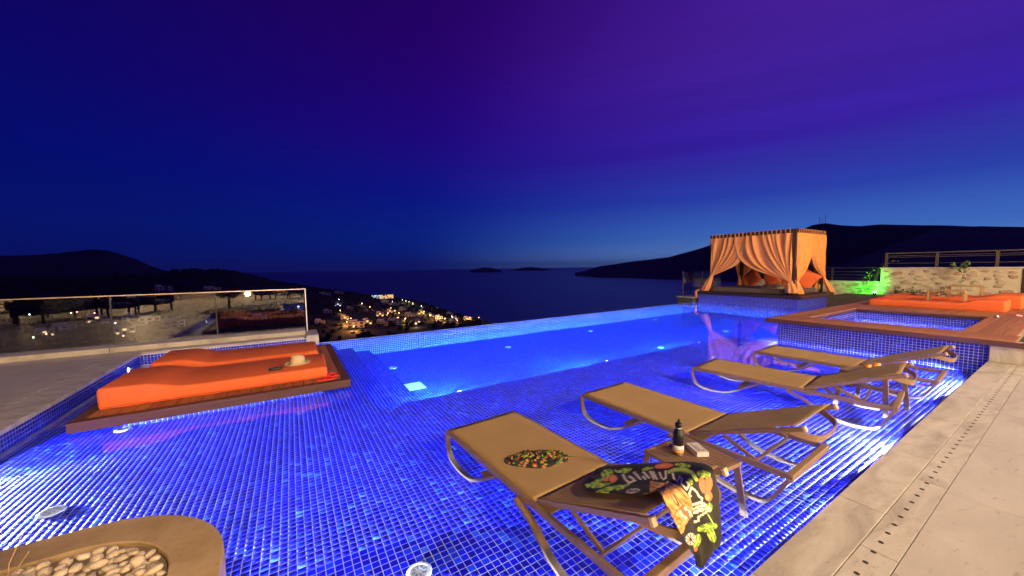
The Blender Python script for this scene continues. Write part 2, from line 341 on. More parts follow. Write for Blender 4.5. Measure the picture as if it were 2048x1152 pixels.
# infinity edge
iw = struct('infinity_edge')
b = MB(); xs = (.36, XE)
b.add([(xs[0], yinf(xs[0]), DZ-.2), (xs[1], yinf(xs[1]), DZ-.2), (xs[1], yinf(xs[1])+.14, DZ-.2), (xs[0], yinf(xs[0])+.14, DZ-.2),
       (xs[0], yinf(xs[0]), WZ-.006), (xs[1], yinf(xs[1]), WZ-.006), (xs[1], yinf(xs[1])+.14, WZ-.02), (xs[0], yinf(xs[0])+.14, WZ-.02)],
      [(3,2,1,0),(4,5,6,7),(0,1,5,4),(1,2,6,5),(2,3,7,6),(3,0,4,7)])
b.build('edge_core', M_grout, iw, fix=False)
ud = np.array([XE-.36, yinf(XE)-yinf(.36), 0]); ud /= np.linalg.norm(ud)
tile_field('edge_mosaic', iw, np.array([.36, yinf(.36)-.001, DZ]), ud, (0, 0, 1), int((XE-.36)/T), 9, m=M_tileB)
tile_field('lip_mosaic', iw, np.array([.36, yinf(.36)+.0, WZ-.008]), ud, np.array([-ud[1], ud[0], -.1]), int((XE-.36)/T), 3)
# risers of shelf and steps
rs = struct('pool_step')
b = MB(); b.box(XS-.02, XS, SY+.002, 9.6, -.35, SZ-.001); b.box(1.18, 1.2, SY, 9.6, -.46, -.351); b.box(1.56, 1.58, SY, 9.6, DZ, -.461); b.build('riser_bed', M_grout, rs, fix=False)
tile_field('riser_mosaic', rs, (XS+.001, SY, -.345), Y_, Z_, int((9.5-SY)/T), 2)
tile_field('middle_riser_mosaic', rs, (1.201, SY, -.455), Y_, Z_, int((9.5-SY)/T), 2)
tile_field('lower_riser_mosaic', rs, (1.581, SY, -.575), Y_, Z_, int((9.5-SY)/T), 2)

# the water: shelf and basin, one sheet
b = MB(); b.add([(XL, CE, 0), (XJ, CE, 0), (XJ, 3.73, 0), (18.9, 3.73, 0), (18.9, 5.75, 0), (XE, 5.75, 0), (XE, yinf(XE)+.01, 0), (.36, yinf(.36)+.01, 0), (.36, 9.598, 0), (XL, 9.598, 0)], [tuple(range(10))])
tag(b.build('pool_water', M_water, loc=None, fix=False), kind='structure').location = (0, 0, WZ)

# ------------------------------------------------------------------ terraces
def paving(parent, x0, x1, y0, y1, lx, ly, m, gap=.004, z0=-.05, z1=0., name='slab', off=0.):
    x = x0-off
    cache = {}
    while x < x1-1e-6:
        xa, xb = max(x, x0), min(x+lx, x1); y = y0
        while y < y1-1e-6:
            yb = min(y+ly, y1)
            if xb-xa > .03:
                kx, ky = round(xb-xa, 3), round(yb-y, 3)
                if (kx, ky) not in cache:
                    cache[(kx, ky)] = MB().box(-kx/2+gap/2, kx/2-gap/2, -ky/2+gap/2, ky/2-gap/2, z0, 0).mesh(name, m)
                link(name, cache[(kx, ky)], parent, loc=((xa+xb)/2, (y+yb)/2, z1), bevel=.0015, seg=1)
            y = yb
        x += lx
terr = struct('terrace')
MB().box(-14, 20.6, -7.2, CE-.05, -.5, -.052).build('paving_bed', M_gap, terr, fix=False)
MB().box(-14, XL-.02, CE-.05, 10.5, -.5, -.053).build('paving_bed', M_gap, terr, fix=False)
paving(terr, PLX, 9.3, .605, CE, 1.15, .225, M_stone, name='coping_slab')
paving(terr, PLX-1.2, 9.2, .455, .605, 1.15, .15, M_stone, z1=-.001, name='drain_slab', off=.4)
paving(terr, -2.0, 9.2, -1.345, .455, 1.2, .6, M_stone2, off=.3, gap=.003)
paving(terr, -8, 12.2, -7.15, -1.345, 1.2, 1.2, M_stone2, gap=.005)
paving(terr, -12.8, -2.98, 1.2, 9.95, 1.2, .6, M_stone2, gap=.005)
paving(terr, -12.8, -2.0, -1.345, 1.2, 1.2, 1.2, M_stone2, gap=.005)
paving(terr, -2.98, XL+.02, 3.6, 9.62, .42, 1.2, M_stone, name='coping_slab')
paving(terr, -2.98, .20, 9.62, 9.95, 1.2, .33, M_stone, name='coping_slab', z1=.002)
hole = MB().lathe([(.0125, 0), (.0125, .0012)], 10).mesh('drain_hole', M_hole)
x = 1.2
while x < 9.1:
    link('drain_hole', hole, terr, loc=(x, .548, -.0009)); x += .127
y = 4.2
holeL = MB().lathe([(.014, 0), (.014, .0012)], 8).mesh('drain_hole', mat('painted_drain_glow', (.8, .75, .6), .5))  # pale discs: the lit look of these holes is put into the colour
while y < 9.7:
    link('drain_hole', holeL, terr, loc=(-2.9, y, .0002)); y += .16

# ------------------------------------------------------------------ planter with pebbles
pl = thing('planter_bed', 'rounded stone planter rim filled with pale pebbles at the pool corner', 'planter', (-1.2, 2.4, 0))
def off(p): return (p[0]+1.2, p[1]-2.4, p[2])
def rim(inset, z):
    r = max(PLR-inset, .12); x1, y1 = PLX-inset, PLY-inset; pts = []
    for k in range(17):
        a = math.pi/2*(1-k/16); pts.append((x1-r+r*math.cos(a), y1-r+r*math.sin(a), z))
    return [(-2.9, y1, z)]+pts+[(x1, 1.0 if inset < .01 else 1.0+inset, z)]
lv = [rim(0, -.3), rim(0, -.006), rim(.006, 0), rim(.225, 0), rim(.23, -.004), rim(.235, -.12)]
MB().grid([[off(p) for p in r] for r in lv]).build('rim', M_sand, pl, smooth=False)
n = len(lv[-1]); b = MB(); ring = rim(.235, -.032); b.add([off(p) for p in ring]+[off((-2.9, 1.2, -.032))], [tuple(range(len(ring)+1))]); b.build('gravel_bed', mat('bed_soil', (.33, .25, .15), .9), pl)
peb = []
for k in range(8):
    bm = bmesh.new(); bmesh.ops.create_icosphere(bm, subdivisions=2, radius=1)
    s = Vector((rng.uniform(.8, 1.35), rng.uniform(.6, .85), rng.uniform(.4, .6))); ofs = Vector(rng.uniform(-9, 9, 3))
    for v in bm.verts:
        nn = 1+.28*noise.noise(v.co*.9+ofs)+.1*noise.noise(v.co*2.2+ofs); v.co = Vector((v.co.x*s.x, v.co.y*s.y, v.co.z*s.z))*nn
    me = bpy.data.meshes.new('pebble'); bm.to_mesh(me); bm.free()
    me.polygons.foreach_set('use_smooth', [True]*len(me.polygons)); me.materials.append(mat('pale_pebble', (.60, .48, .32), .6, var=.28, scale=3, bump=.2, bscale=20)); peb.append(me)
placed = []
for k in range(14000):
    x, y = rng.uniform(-1.75, PLX-.25), rng.uniform(2.2, PLY-.25); r = rng.uniform(.024, .042) if k < 5000 else rng.uniform(.014, .024)
    x1, y1, rc = PLX-.235-r*.8, PLY-.235-r*.8, PLR-.235
    if x > x1 or y > y1: continue
    if x > PLX-PLR and y > PLY-PLR and (x-PLX+PLR)**2+(y-PLY+PLR)**2 > (rc-r*.8)**2: continue
    if any((x-a)**2+(y-c)**2 < (.66*(r+q))**2 for a, c, q in placed): continue
    placed.append((x, y, r))
    if len(placed) > 295: break
for x, y, r in placed:
    o = link('pebble', peb[rng.integers(8)], pl, loc=off((x, y, -.032+r*.35+rng.uniform(0, .02)))); o.scale = (r, r, r); o.rotation_euler = (rng.uniform(-.35, .35), rng.uniform(-.35, .35), rng.uniform(0, 6.3))
# dry stalks and a stick in the planter, and the dark bush further along it
st = thing('dry_grass', 'thin dry grass stalks standing in the pebble planter', 'grass', (-1.36, 2.83, -.085))
for dx, dy, h in ((0, 0, .33), (.03, .02, .30), (-.03, .03, .36), (.05, -.03, .22)):
    MB().tube([(dx, dy, -.02), (dx*1.4+.01, dy, h*.5), (dx*2+.05, dy*1.5, h)], [.003, .0025, .0012], 5).build('stalk', mat('dry_stalk', (.5, .3, .16), .8), st)
sk = MB().tube([(-.15, 0, .0), (0, .02, .012), (.14, -.01, .0)], [.012, .014, .01], 7).build('driftwood_stick', mat('driftwood', (.16, .085, .04), .8, var=.3), loc=None)
sk.location = (-1.19, 2.70, -.035); tag(sk, 'short brown stick lying on the planter pebbles', 'stick')
def leafcloud(n, rad, center, size, seed):
    g = np.random.default_rng(seed); b = MB()
    for _ in range(n):
        d = g.normal(size=3); d /= np.linalg.norm(d); p = np.array(center)+d*np.array(rad)*g.uniform(.35, 1)**.6
        u = g.normal(size=3); u /= np.linalg.norm(u); w = np.cross(u, g.normal(size=3)); w /= np.linalg.norm(w); s = size*g.uniform(.6, 1.4)
        b.add([p-u*s, p+w*s*.45, p+u*s, p-w*s*.45], [(0, 1, 2, 3)])
    return b
M_leaf = mat('leaf_green', (.055, .10, .025), .55, var=.4, scale=20)
bush = thing('potted_bush', 'dark leafy bush growing in the planter beside the pool', 'bush', (-2.3, 1.3, -.09))
MB().tube([(0, 0, -.05), (.02, .03, .5), (-.02, 0, .9)], [.05, .04, .02], 7).build('trunk', mat('bark', (.12, .08, .05), .9, var=.3), bush)
leafcloud(1500, (.55, .5, .5), (0, 0, .95), .05, 3).build('crown', M_leaf, bush, fix=False)

# ------------------------------------------------------------------ curb and glass balustrade on the left
cb = thing('curb_wall', 'low pale stone curb carrying the glass balustrade', 'curb', (0, 10.2, 0))
for xa, xb in ((-14, -3.07), (-3.06, .24)):
    rbox(xa, xb, 9.952-10.2, 10.5-10.2, -.05, .10, 'curb_block', M_stone, cb, bevel=.008)
rbox(.245, .50, 9.58-10.2, 10.5-10.2, -.26, .03, 'end_block', M_stone, cb)
bal = thing('glass_balustrade', 'clear frameless glass balustrade with thin metal top rail left of pool', 'railing', (0, 10.32, .1))
gx = [-7.4, -5.25, -3.1, -1.46, .27]
for a, c in zip(gx[:-1], gx[1:]):
    MB().box(a+.012, c-.012, -.008, .008, -.02, .98).build('glass_pane', M_glass, bal)
for a in gx[:-1]: rbox(a-.008, a+.008, -.010, .010, -.02, .97, 'pane_joint', mat('dark_gasket', (.05, .05, .05), .5), bal, bevel=0)
MB().tube([(.29, 0, -.1), (.29, 0, 1.0)], .018, 10).build('post', M_steel, bal)
MB().bar((-7.4, 0, .99), (.29, 0, .99), .03, .018).build('top_rail', mat('warm_steel', (.7, .58, .45), .35, metal=.9), bal)

# ------------------------------------------------------------------ deck platform with two orange day cushions
pf = thing('pool_platform', 'low teak platform over the water carrying two orange cushions', 'platform', (-.7, 6.9, 0))
px0, px1, py0, py1 = -2.06, .655, 5.5, 8.42
def pfb(x0, x1, y0, y1, z0, z1, nm, m): return rbox(x0+.7, x1+.7, y0-6.9, y1-6.9, z0, z1, nm, m, pf, bevel=.004)
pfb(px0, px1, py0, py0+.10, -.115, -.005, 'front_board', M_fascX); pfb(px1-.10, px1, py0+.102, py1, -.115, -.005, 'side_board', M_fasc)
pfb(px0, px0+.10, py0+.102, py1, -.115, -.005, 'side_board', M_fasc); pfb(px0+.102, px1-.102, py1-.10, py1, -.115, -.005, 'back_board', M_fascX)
pfb(px0+.322, px0+.318+int((px1-px0-.62)/T)*T, py0+.30, py1-.3, SZ-.01, -.04, 'pedestal', M_grout)
x = px0+.102; npk = 21; wpk = (px1-px0-.204)/npk
for k in range(npk): pfb(x+k*wpk+.004, x+(k+1)*wpk-.004, py0+.104, py1-.104, -.035, -.012, 'plank', M_deckY)
tile_field('pedestal_mosaic', pf, (.7+px0+.32, py0+.299-6.9, SZ), X_, (0, 0, 1), int((px1-px0-.62)/T), 2)
def day_cushion(name, label, loc, rz, L_=2.3, Wd=1.0, th=.165, head=.25, group=None, cat='cushion'):
    """head at x=0, runs to x=L_"""
    prof = []
    nL = 40
    for i in range(nL+1):
        x = L_*i/nL; s = x/L_
        z = th+(head-th)*(1 if s < .15 else (.5+.5*math.cos(math.pi*(s-.15)/.19) if s < .34 else 0))
        prof.append((x, z))
    b = MB(); ny = 14; rows = []
    def ring(x, z, sx):
        r = .035; pts = []; w = Wd-2*sx
        for k in range(ny+1): pts.append((x, sx+w*k/ny, z))
        return pts
    # closed section at each x
    secs = []
    for i, (x, z) in enumerate(prof):
        r = .035; sec = []
        for (cy, cz, a0) in ((Wd-r, z-r, 0), (r, z-r, 90), (r, r*.6, 180), (Wd-r, r*.6, 270)):
            rr = r if cz > r else r*.6
            for k in range(4):
                a = R(a0+30*k); sec.append((x, cy+rr*math.cos(a), cz+rr*math.sin(a)))
        secs.append(sec)
    # round the ends
    def shrink(sec, x, d):
        cy = Wd/2; zm = sum(p[2] for p in sec)/len(sec)
        return [(x, cy+(p[1]-cy)*(1-d/(Wd/2)), zm+(p[2]-zm)*(1-d/zm)) for p in sec]
    secs[0] = [(.03, p[1], p[2]) for p in secs[0]]; secs[-1] = [(L_-.03, p[1], p[2]) for p in secs[-1]]
    secs = [shrink(secs[0], 0, .032), shrink(secs[0], .009, .012)]+secs+[shrink(secs[-1], L_-.009, .012), shrink(secs[-1], L_, .032)]
    m = len(secs[0]); vs = [p for s in secs for p in s]; fs = []
    for i in range(len(secs)-1):
        for k in range(m): fs.append((i*m+k, i*m+(k+1)%m, (i+1)*m+(k+1)%m, (i+1)*m+k))
    fs += [tuple(reversed(range(m))), tuple(range((len(secs)-1)*m, len(secs)*m))]
    g = np.random.default_rng(int(abs(loc[0]*97+loc[1]*31)))
    o3 = g.uniform(-9, 9, 3)
    vs = [(x, y, z+(.006*noise.noise(Vector((x*2.2, y*3, 0))+Vector(o3)) if z > .06 else 0)) for x, y, z in vs]
    t = thing(name, label, cat, loc, rz, group)
    b.add(vs, fs).build('mattress', M_orange, t, smooth=True)
    s = MB(); pts = [(L_*.02+L_*.96*i/20, -.001, .03+.003*math.sin(i)) for i in range(21)]
    s.tube(pts, .004, 5).build('piping', mat('orange_seam', (.52, .07, .012), .85), t)
    return t
day_cushion('day_cushion', 'orange lounge cushion with raised head at the front of the teak platform', (-1.94, 5.83, -.010), R(-1.2), 2.33, 1.02)
day_cushion('day_cushion', 'orange lounge cushion at the back of the teak platform, near the tiled wall', (-1.80, 7.08, -.010), R(-.5), 2.15, 1.0)
# hat, case, sandals
hat = thing('straw_hat', 'cream straw hat with pinched crown on the front orange cushion', 'hat', (.03, 6.13, .158), R(20)); hat.scale = (1.1, 1.1, 1.3)
b = MB(); rows = []
prof = [(.148, .022), (.14, .012), (.125, .005), (.10, .004), (.086, .006), (.083, .03), (.080, .065), (.074, .095), (.062, .108), (.04, .104), (.02, .096), (.003, .094)]
for r, z in prof:
    row = []
    for k in range(37):
        a = 2*math.pi*k/36; x, y = r*1.08*math.cos(a), r*.92*math.sin(a); zz = z
        if z > .05: y *= 1-.28*max(0, math.cos(a))*(z-.05)/.06; zz -= .02*math.exp(-(y/.02)**2)*(z > .09)
        if r > .11: zz += .016*(abs(math.sin(a))**2)*(r-.11)/.04
        row.append((x, y, zz))
    rows.append(row)
b.grid(rows); b.build('crown_and_brim', mat('straw', (.60, .46, .26), .8, bump=.5, bscale=260), hat, smooth=True, solid=.004, subsurf=1)
b = MB(); b.grid([[(rr*1.08*math.cos(2*math.pi*k/36), rr*.92*math.sin(2*math.pi*k/36), zz) for k in range(37)] for rr, zz in ((.0885, .008), (.0875, .030))]); b.build('hat_band', mat('hat_band', (.6, .42, .2), .8), hat, smooth=True)
b = MB(); cs = []
cse = thing('glasses_case', 'small black rounded case beside the straw hat', 'case', (-.245, 5.985, .158), R(8))
def capsule(Lc, w, h, n=16):
    b = MB(); rows = []
    for s, zz in ((.0, 0), (.9, 0), (1., .25), (1., .6), (.88, .92), (.55, 1.), (0, 1.)):
        row = []
        for k in range(n+1):
            a = 2*math.pi*k/n; c, d = math.cos(a), math.sin(a)
            row.append(((Lc/2-w/2)*np.sign(c)*(abs(c) > .01)*min(1, s*1.0+.0)+w/2*s*c, w/2*s*d, h*zz))
        rows.append(row)
    return b.grid(rows)
capsule(.17, .062, .04).build('shell', mat('black_leather', (.02, .015, .014), .45, bump=.2, bscale=300), cse, smooth=True)
MB().grid([[((.17/2-.031)*np.sign(math.cos(a))*(abs(math.cos(a)) > .01)+.0315*math.cos(a), .0315*math.sin(a), z) for a in [2*math.pi*k/16 for k in range(17)]] for z in (.016, .018)]).build('seam', mat('seam_dark', (.06, .05, .045), .5), cse)
M_red = mat('red_rubber', (.62, .02, .015), .5)
def sandal(label, loc, rz, group, tilt=0):
    t = thing('sandal', label, 'sandal', loc, rz, group)
    b = MB(); outl = []
    for k in range(24):
        a = 2*math.pi*k/24; x = .125*math.cos(a); y = (.042+.010*math.cos(a))*math.sin(a); outl.append((x, y))
    vs = [(x, y, 0) for x, y in outl]+[(x*.98, y*.97, .018) for x, y in outl]; n = 24
    b.add(vs, [tuple(reversed(range(n))), tuple(range(n, 2*n))]+[(k, (k+1) % n, n+(k+1) % n, n+k) for k in range(n)]); b.build('sole', M_red, t)
    for s in (-1, 1): MB().path([(.07, 0, .018), (.05, s*.02, .045), (.01, s*.038, .045), (-.03, s*.040, .016)], .016, .005, (0, s*.6, .8)).build('strap', mat('red_strap', (.75, .03, .02), .5), t)
    t.rotation_euler = (tilt, 0, rz); return t
sandal('red sandal lying flat on the platform corner by the front cushion', (.36, 5.665, -.009), R(5), None)
sandal('red sandal behind the other one on the platform corner', (.43, 5.80, -.009), R(14), None)

# ------------------------------------------------------------------ mesh sun loungers
LW, LL, LH = .74, 2.06, .29                              # width, frame length, rail height above shelf
def curve(pts, n=8):
    out = []; p = [Vector(q) for q in pts]
    for i in range(len(p)-1):
        a = p[max(i-1, 0)]; b_ = p[i]; c = p[i+1]; d = p[min(i+2, len(p)-1)]
        for k in range(n):
            t = k/n; out.append(.5*((2*b_)+(c-a)*t+(2*a-5*b_+4*c-d)*t*t+(3*b_-a-3*c+d)*t**3))
    out.append(p[-1]); return out
def lounger(label, fx, fy, ang, cap=True):
    t = thing('sun_lounger', label, 'sun lounger', (fx, fy, SZ+.004), R(ang), 'sun loungers standing on the pool shelf')
    hx = 1.29; bx, bz = 2.07, .345                       # hinge; backrest top (along, rise)
    rz = LH
    for s in (0, 1):
        y = s*LW-LW/2; sg = 1 if s else -1
        MB().bar((0, y, rz-.02), (LL, y, rz-.02), .028, .045).build('side_rail', M_alu, t, bevel=.004)
        fl = curve([(.0, y, rz-.02), (-.006, y, rz-.12), (.05, y, .055), (.17, y, .016), (.36, y, .016), (.52, y, .06), (.83, y, rz-.05)])
        MB().path(fl, .045, .022, (0, 1, 0)).build('front_leg', M_alu, t)
        rl = curve([(1.13, y+sg*.03, rz-.045), (1.30, y+sg*.03, .18), (1.48, y+sg*.03, .06), (1.66, y+sg*.03, .014), (1.84, y+sg*.03, .016), (1.94, y+sg*.03, .06), (2.05, y+sg*.012, rz-.03)])
        MB().path(rl, .045, .024, (0, 1, 0)).build('rear_leg', M_alu, t)
        br_ = MB().bar((hx, y-sg*.035, rz+.0), (bx+.03, y-sg*.035, rz+bz), .026, .034).build('back_rail', M_alu, t, bevel=.004)
        e = Vector((bx+.033, y-sg*.035, rz+bz+.001)); MB().bar(e-Vector((.004, 0, .002)), e+Vector((.014, 0, .006)), .034, .04).build('end_cap', M_capend, br_, bevel=.003)
        MB().bar((1.56, y-sg*.06, rz+.085), (1.80, y-sg*.06, rz-.02), .016, .03).build('support_strut', M_alu, t, bevel=.003)
    MB().bar((LL-.012, -LW/2-.02, rz-.02), (LL-.012, LW/2+.02, rz-.02), .045, .05).build('rear_bar', M_alu, t, bevel=.006)
    MB().bar((.012, -LW/2, rz-.02), (.012, LW/2, rz-.02), .028, .04).build('front_bar', M_alu, t, bevel=.004)
    MB().bar((1.80, -LW/2+.05, rz-.03), (1.80, LW/2-.05, rz-.03), .018, .018).build('support_bar', M_alu, t)
    MB().bar((.60, -LW/2+.02, .13), (.60, LW/2-.02, .13), .05, .014, (.5, 0, 1)).build('cross_brace', M_alu, t)
    MB().bar((1.31, -LW/2+.02, rz-.06), (1.31, LW/2-.02, rz-.06), .09, .014, (.3, 0, 1)).build('cross_brace', M_alu, t)
    hd = curve([(bx-.06, -LW/2+.05, rz+bz-.045), (bx+.07, -LW/2+.16, rz+bz-.09), (bx+.09, 0, rz+bz-.10), (bx+.07, LW/2-.16, rz+bz-.09), (bx-.06, LW/2-.05, rz+bz-.045)], 6)
    MB().path(hd, .05, .012, (.2, 0, 1)).build('head_bar', M_alu, t)
    # sling: seat and back
    g = []
    for i in range(25):
        x = .02+(hx-.02)*i/24; g.append([(x, -LW/2+.01+(LW-.02)*j/12, rz+.004-.016*math.sin(math.pi*j/12)*math.sin(math.pi*min(1, i/24+.02))) for j in range(13)])
    MB().grid(g).build('seat_sling', M_text, t, smooth=True, solid=.004)
    g = []
    for i in range(17):
        x = hx+(bx-hx-.0)*i/16; z = rz+.006+bz*i/16
        g.append([(x, -LW/2+.03+(LW-.06)*j/12, z+.012-.014*math.sin(math.pi*j/12)*math.sin(math.pi*i/16)) for j in range(13)])
    MB().grid(g).build('back_sling', M_text, t, smooth=True, solid=.004)
    return t
LNG = [('tan mesh sun lounger nearest the camera, with the floral cloths on it', 1.545, 3.11, -86.6),
       ('tan mesh sun lounger second from the camera, beside the table with the bottle', 3.24, 3.13, -87.4),
       ('tan mesh sun lounger third from the camera, in front of the juice glasses', 5.36, 3.10, -82.5),
       ('tan mesh sun lounger farthest from the camera, next to the tiled tub wall', 7.16, 3.06, -87.0)]
LOBJ = [lounger(*a) for a in LNG]

def side_table(label, cx, cy, ang, top=.17, w=.46, d=.46):
    t = thing('side_table', label, 'table', (cx, cy, SZ+.004), R(ang), 'small slatted side tables')
    h = top-SZ-.004; n = 11
    MB().box(-w/2, -w/2+.03, -d/2, d/2, h-.03, h).build('edge_frame', M_alu, t, bevel=.006); MB().box(w/2-.03, w/2, -d/2, d/2, h-.03, h).build('edge_frame', M_alu, t, bevel=.006)
    MB().box(-w/2+.031, w/2-.031, -d/2, -d/2+.03, h-.03, h-.001).build('edge_frame', M_alu, t, bevel=.004); MB().box(-w/2+.031, w/2-.031, d/2-.03, d/2, h-.03, h-.001).build('edge_frame', M_alu, t, bevel=.004)
    sw = (w-.066)/n
    for k in range(n):
        x0 = -w/2+.033+k*sw; MB().box(x0+.0045, x0+sw-.0045, -d/2+.032, d/2-.032, h-.018, h-.002).build('slat', M_alu, t)
    for sx in (-1, 1):
        for sy in (-1, 1):
            MB().bar((sx*(w/2-.012), sy*(d/2-.03), h-.03), (sx*(w/2+.03), sy*(d/2+.01), 0), .05, .014, (1, 0, 0)).build('leg', M_alu, t, bevel=.003)
    return t
side_table('slatted bronze side table with the black bottle and card box', 2.42, 1.48, -4)
tb2 = P(1742, 744, .22)
side_table('slatted bronze side table with the two juice glasses', float(tb2[0])+.06, float(tb2[1])+.0, -8, top=.22)

# bottle, card box, sunglasses on the first table; juice on the second
TT = .17
bp = P(1356, 908, TT)
bo = thing('water_bottle', 'black steel water bottle with loop cap and paper label', 'bottle', (bp[0], bp[1], TT), R(30))
M_blk = mat('matte_black_steel', (.012, .012, .014), .35, metal=.2)
MB().lathe([(.034, 0), (.037, .004), (.037, .018)], 24).build('base', mat('bottle_base', (.18, .14, .09), .35, metal=.8), bo, smooth=True)
MB().lathe([(.0368, .018), (.0368, .15), (.034, .17), (.024, .186), (.022, .192), (.022, .208)], 24).build('body', M_blk, bo, smooth=True)
MB().lathe([(.0373, .022), (.0373, .040)], 24).build('label_band', mat('orange_print', (.75, .35, .08), .6), bo, smooth=True)
lb = MB().lathe([(.0374, .040), (.0374, .076)], 24).build('paper_label', mat('label_paper', (.78, .70, .66), .7), bo, smooth=True)
MB().box(-.003, .004, -.0381, -.0376, .052, .066).build('label_mark', M_blk, lb).rotation_euler = (0, 0, R(15))
MB().lathe([(.0232, .198), (.0232, .204)], 20).build('neck_ring', M_steel, bo, smooth=True)
MB().lathe([(.0235, .208), (.0235, .232), (.019, .238)], 20).build('cap', M_blk, bo, smooth=True)
MB().path(curve([(-.017, 0, .232), (-.017, 0, .250), (0, 0, .262), (.017, 0, .250), (.017, 0, .232)], 5), .014, .006, (0, 1, 0)).build('cap_loop', M_blk, bo)
cp = P(1391, 905, TT)
bx = thing('card_box', 'small grey and white printed card box on the side table', 'box', (cp[0]+.02, cp[1]+.0, TT), R(62))
MB().box(-.075, .075, -.045, .045, 0, .034).build('carton', mat('card_grey', (.56, .52, .48), .6), bx, bevel=.002)
for k, (x0, x1, y0, y1) in enumerate(((-.055, .06, .012, .024), (-.055, .03, -.004, .004), (-.05, -.03, -.032, -.018))):
    MB().box(x0, x1, y0, y1, .0341, .0346).build('print_line', mat('ink_grey', (.2, .19, .18), .7), bx)
MB().box(-.06, .055, -.0456, -.0451, .008, .02).build('print_line', MATS['ink_grey'], bx)
sg = thing('sunglasses', 'dark red sunglasses lying behind the bottle', 'sunglasses', (bp[0]+.075, bp[1]+.07, TT), R(-20))
for s in (-1, 1):
    MB().lathe([(.022, 0), (.024, .003), (.022, .006)], 14).build('lens', M_blk, sg).location = (s*.03, 0, .012)
    MB().bar((s*.055, 0, .014), (s*.052, .11, .006), .005, .008).build('temple', mat('red_frame', (.45, .05, .03), .4), sg)
MB().bar((-.012, 0, .022), (.012, 0, .022), .006, .006).build('bridge', MATS['red_frame'], sg)
def juice(label, loc):
    t = thing('juice_glass', label, 'glass', loc)
    MB().grid([[(r*math.cos(2*math.pi*k/20), r*math.sin(2*math.pi*k/20), z) for k in range(21)] for r, z in ((.034, .001), (.036, .01), (.038, .075), (.0395, .125))]).build('tumbler', M_clear, t, smooth=True)
    MB().lathe([(.033, .004), (.0362, .085)], 20).build('juice', mat('orange_juice', (.9, .36, .015), .4, emit=None), t, smooth=True)
g1, g2 = P(1734, 743, .22), P(1753, 740, .22)
juice('glass of orange juice, the nearer of the two on the table', (g1[0], g1[1], .22)); juice('glass of orange juice, the farther of the two on the table', (g2[0], g2[1], .22))

# ------------------------------------------------------------------ printed cloths on the first lounger
def paint_leaf(x, y, cx, cy, a, L_, w):
    c, s = math.cos(a), math.sin(a); u = ((x-cx)*c+(y-cy)*s)/L_; v = (-(x-cx)*s+(y-cy)*c)/w
    return u, v, (abs(u) < 1) and abs(v) < (1-u*u)**.8
class Print:
    def __init__(s, seed, aspect=1., letters=True, nleaf=70, nfl=22, size=1.):
        g = np.random.default_rng(seed); s.it = []; s.letters = letters; s.asp = aspect
        for _ in range(nleaf): s.it.append(('leaf', g.uniform(0, 1), g.uniform(0, aspect), g.uniform(0, 6.3), g.uniform(.05, .1)*size, g.uniform(.014, .028)*size, g.random()))
        for _ in range(nfl): s.it.append(('flower', g.uniform(0, 1), g.uniform(0, aspect), g.uniform(0, 6.3), g.uniform(.03, .06)*size, 0, g.random()))
    def color(s, x, y):
        col = (.012, .012, .012)
        for k, cx, cy, a, L_, w, r in s.it:
            if abs(x-cx) > L_ or abs(y-cy) > L_: continue
            if k == 'leaf':
                u, v, ins = paint_leaf(x, y, cx, cy, a, L_, w)
                if ins: col = (.42, .55, .06) if abs(v) < .2 or (int(u*9+abs(v)*3) % 3 == 0) else ((.10, .24, .02) if r < .6 else (.22, .40, .03))
            else:
                d = math.hypot(x-cx, y-cy); th = math.atan2(y-cy, x-cx)+a
                if d < L_*(.62+.38*abs(math.cos(2.5*th))): col = (.75, .35, .08) if d < L_*.2 else ((.70, .13, .04) if r < .6 else (.72, .24, .10))
        return col
def set_print(me, cols):
    at = me.color_attributes.new('print', 'FLOAT_COLOR', 'POINT'); at.data.foreach_set('color', np.array([c+(1.,) for c in cols], np.float32).ravel())
M_print = attr_mat('printed_cotton')
L0 = LOBJ[0]; MW = Matrix.Translation(L0.location) @ Matrix.Rotation(R(LNG[0][3]), 4, 'Z')
hin = MW @ Vector((1.29, 0, LH+.02)); topc = MW @ Vector((2.07, 0, LH+.345+.02)); ac = (MW.to_3x3() @ Vector((0, 1, 0)))
bn = ((topc-hin).cross(ac)).normalized(); bn = bn if bn.z > 0 else -bn
fwd = (MW.to_3x3() @ Vector((1, 0, 0)))
edge_o = MW @ Vector((2.14, 0, LH+.36))
def onback(p): return Vector(PL(p[0], p[1], np.array(hin+bn*.012), np.array(bn)))
def onhang(p, d=0.): return Vector(PL(p[0], p[1], np.array(edge_o+fwd*d), np.array(fwd)))
rowsLR = [(onback((1168, 974)), onback((1200, 940))), (onback((1186, 988)), onback((1240, 934))), (onback((1240, 992)), onback((1320, 930))), (onback((1290, 994)), onback((1380, 928))),
          (onback((1312, 988)), onback((1418, 936))), (onhang((1322, 994), .0), onhang((1428, 950), .0)), (onhang((1336, 1030), .03), onhang((1432, 992), .03)), (onhang((1352, 1066), .04), onhang((1433, 1040), .04)),
          (onhang((1368, 1092), .04), onhang((1432, 1082), .04)), (onhang((1380, 1112), .03), onhang((1414, 1102), .04)), (onhang((1387, 1128), .03), onhang((1392, 1126), .03))]
def interp(seq, t):
    c = curve(seq, 10); i = min(len(c)-1.001, t*(len(c)-1)); k = int(i); return c[k].lerp(c[k+1], i-k)
NS, NV = 130, 210; g = []
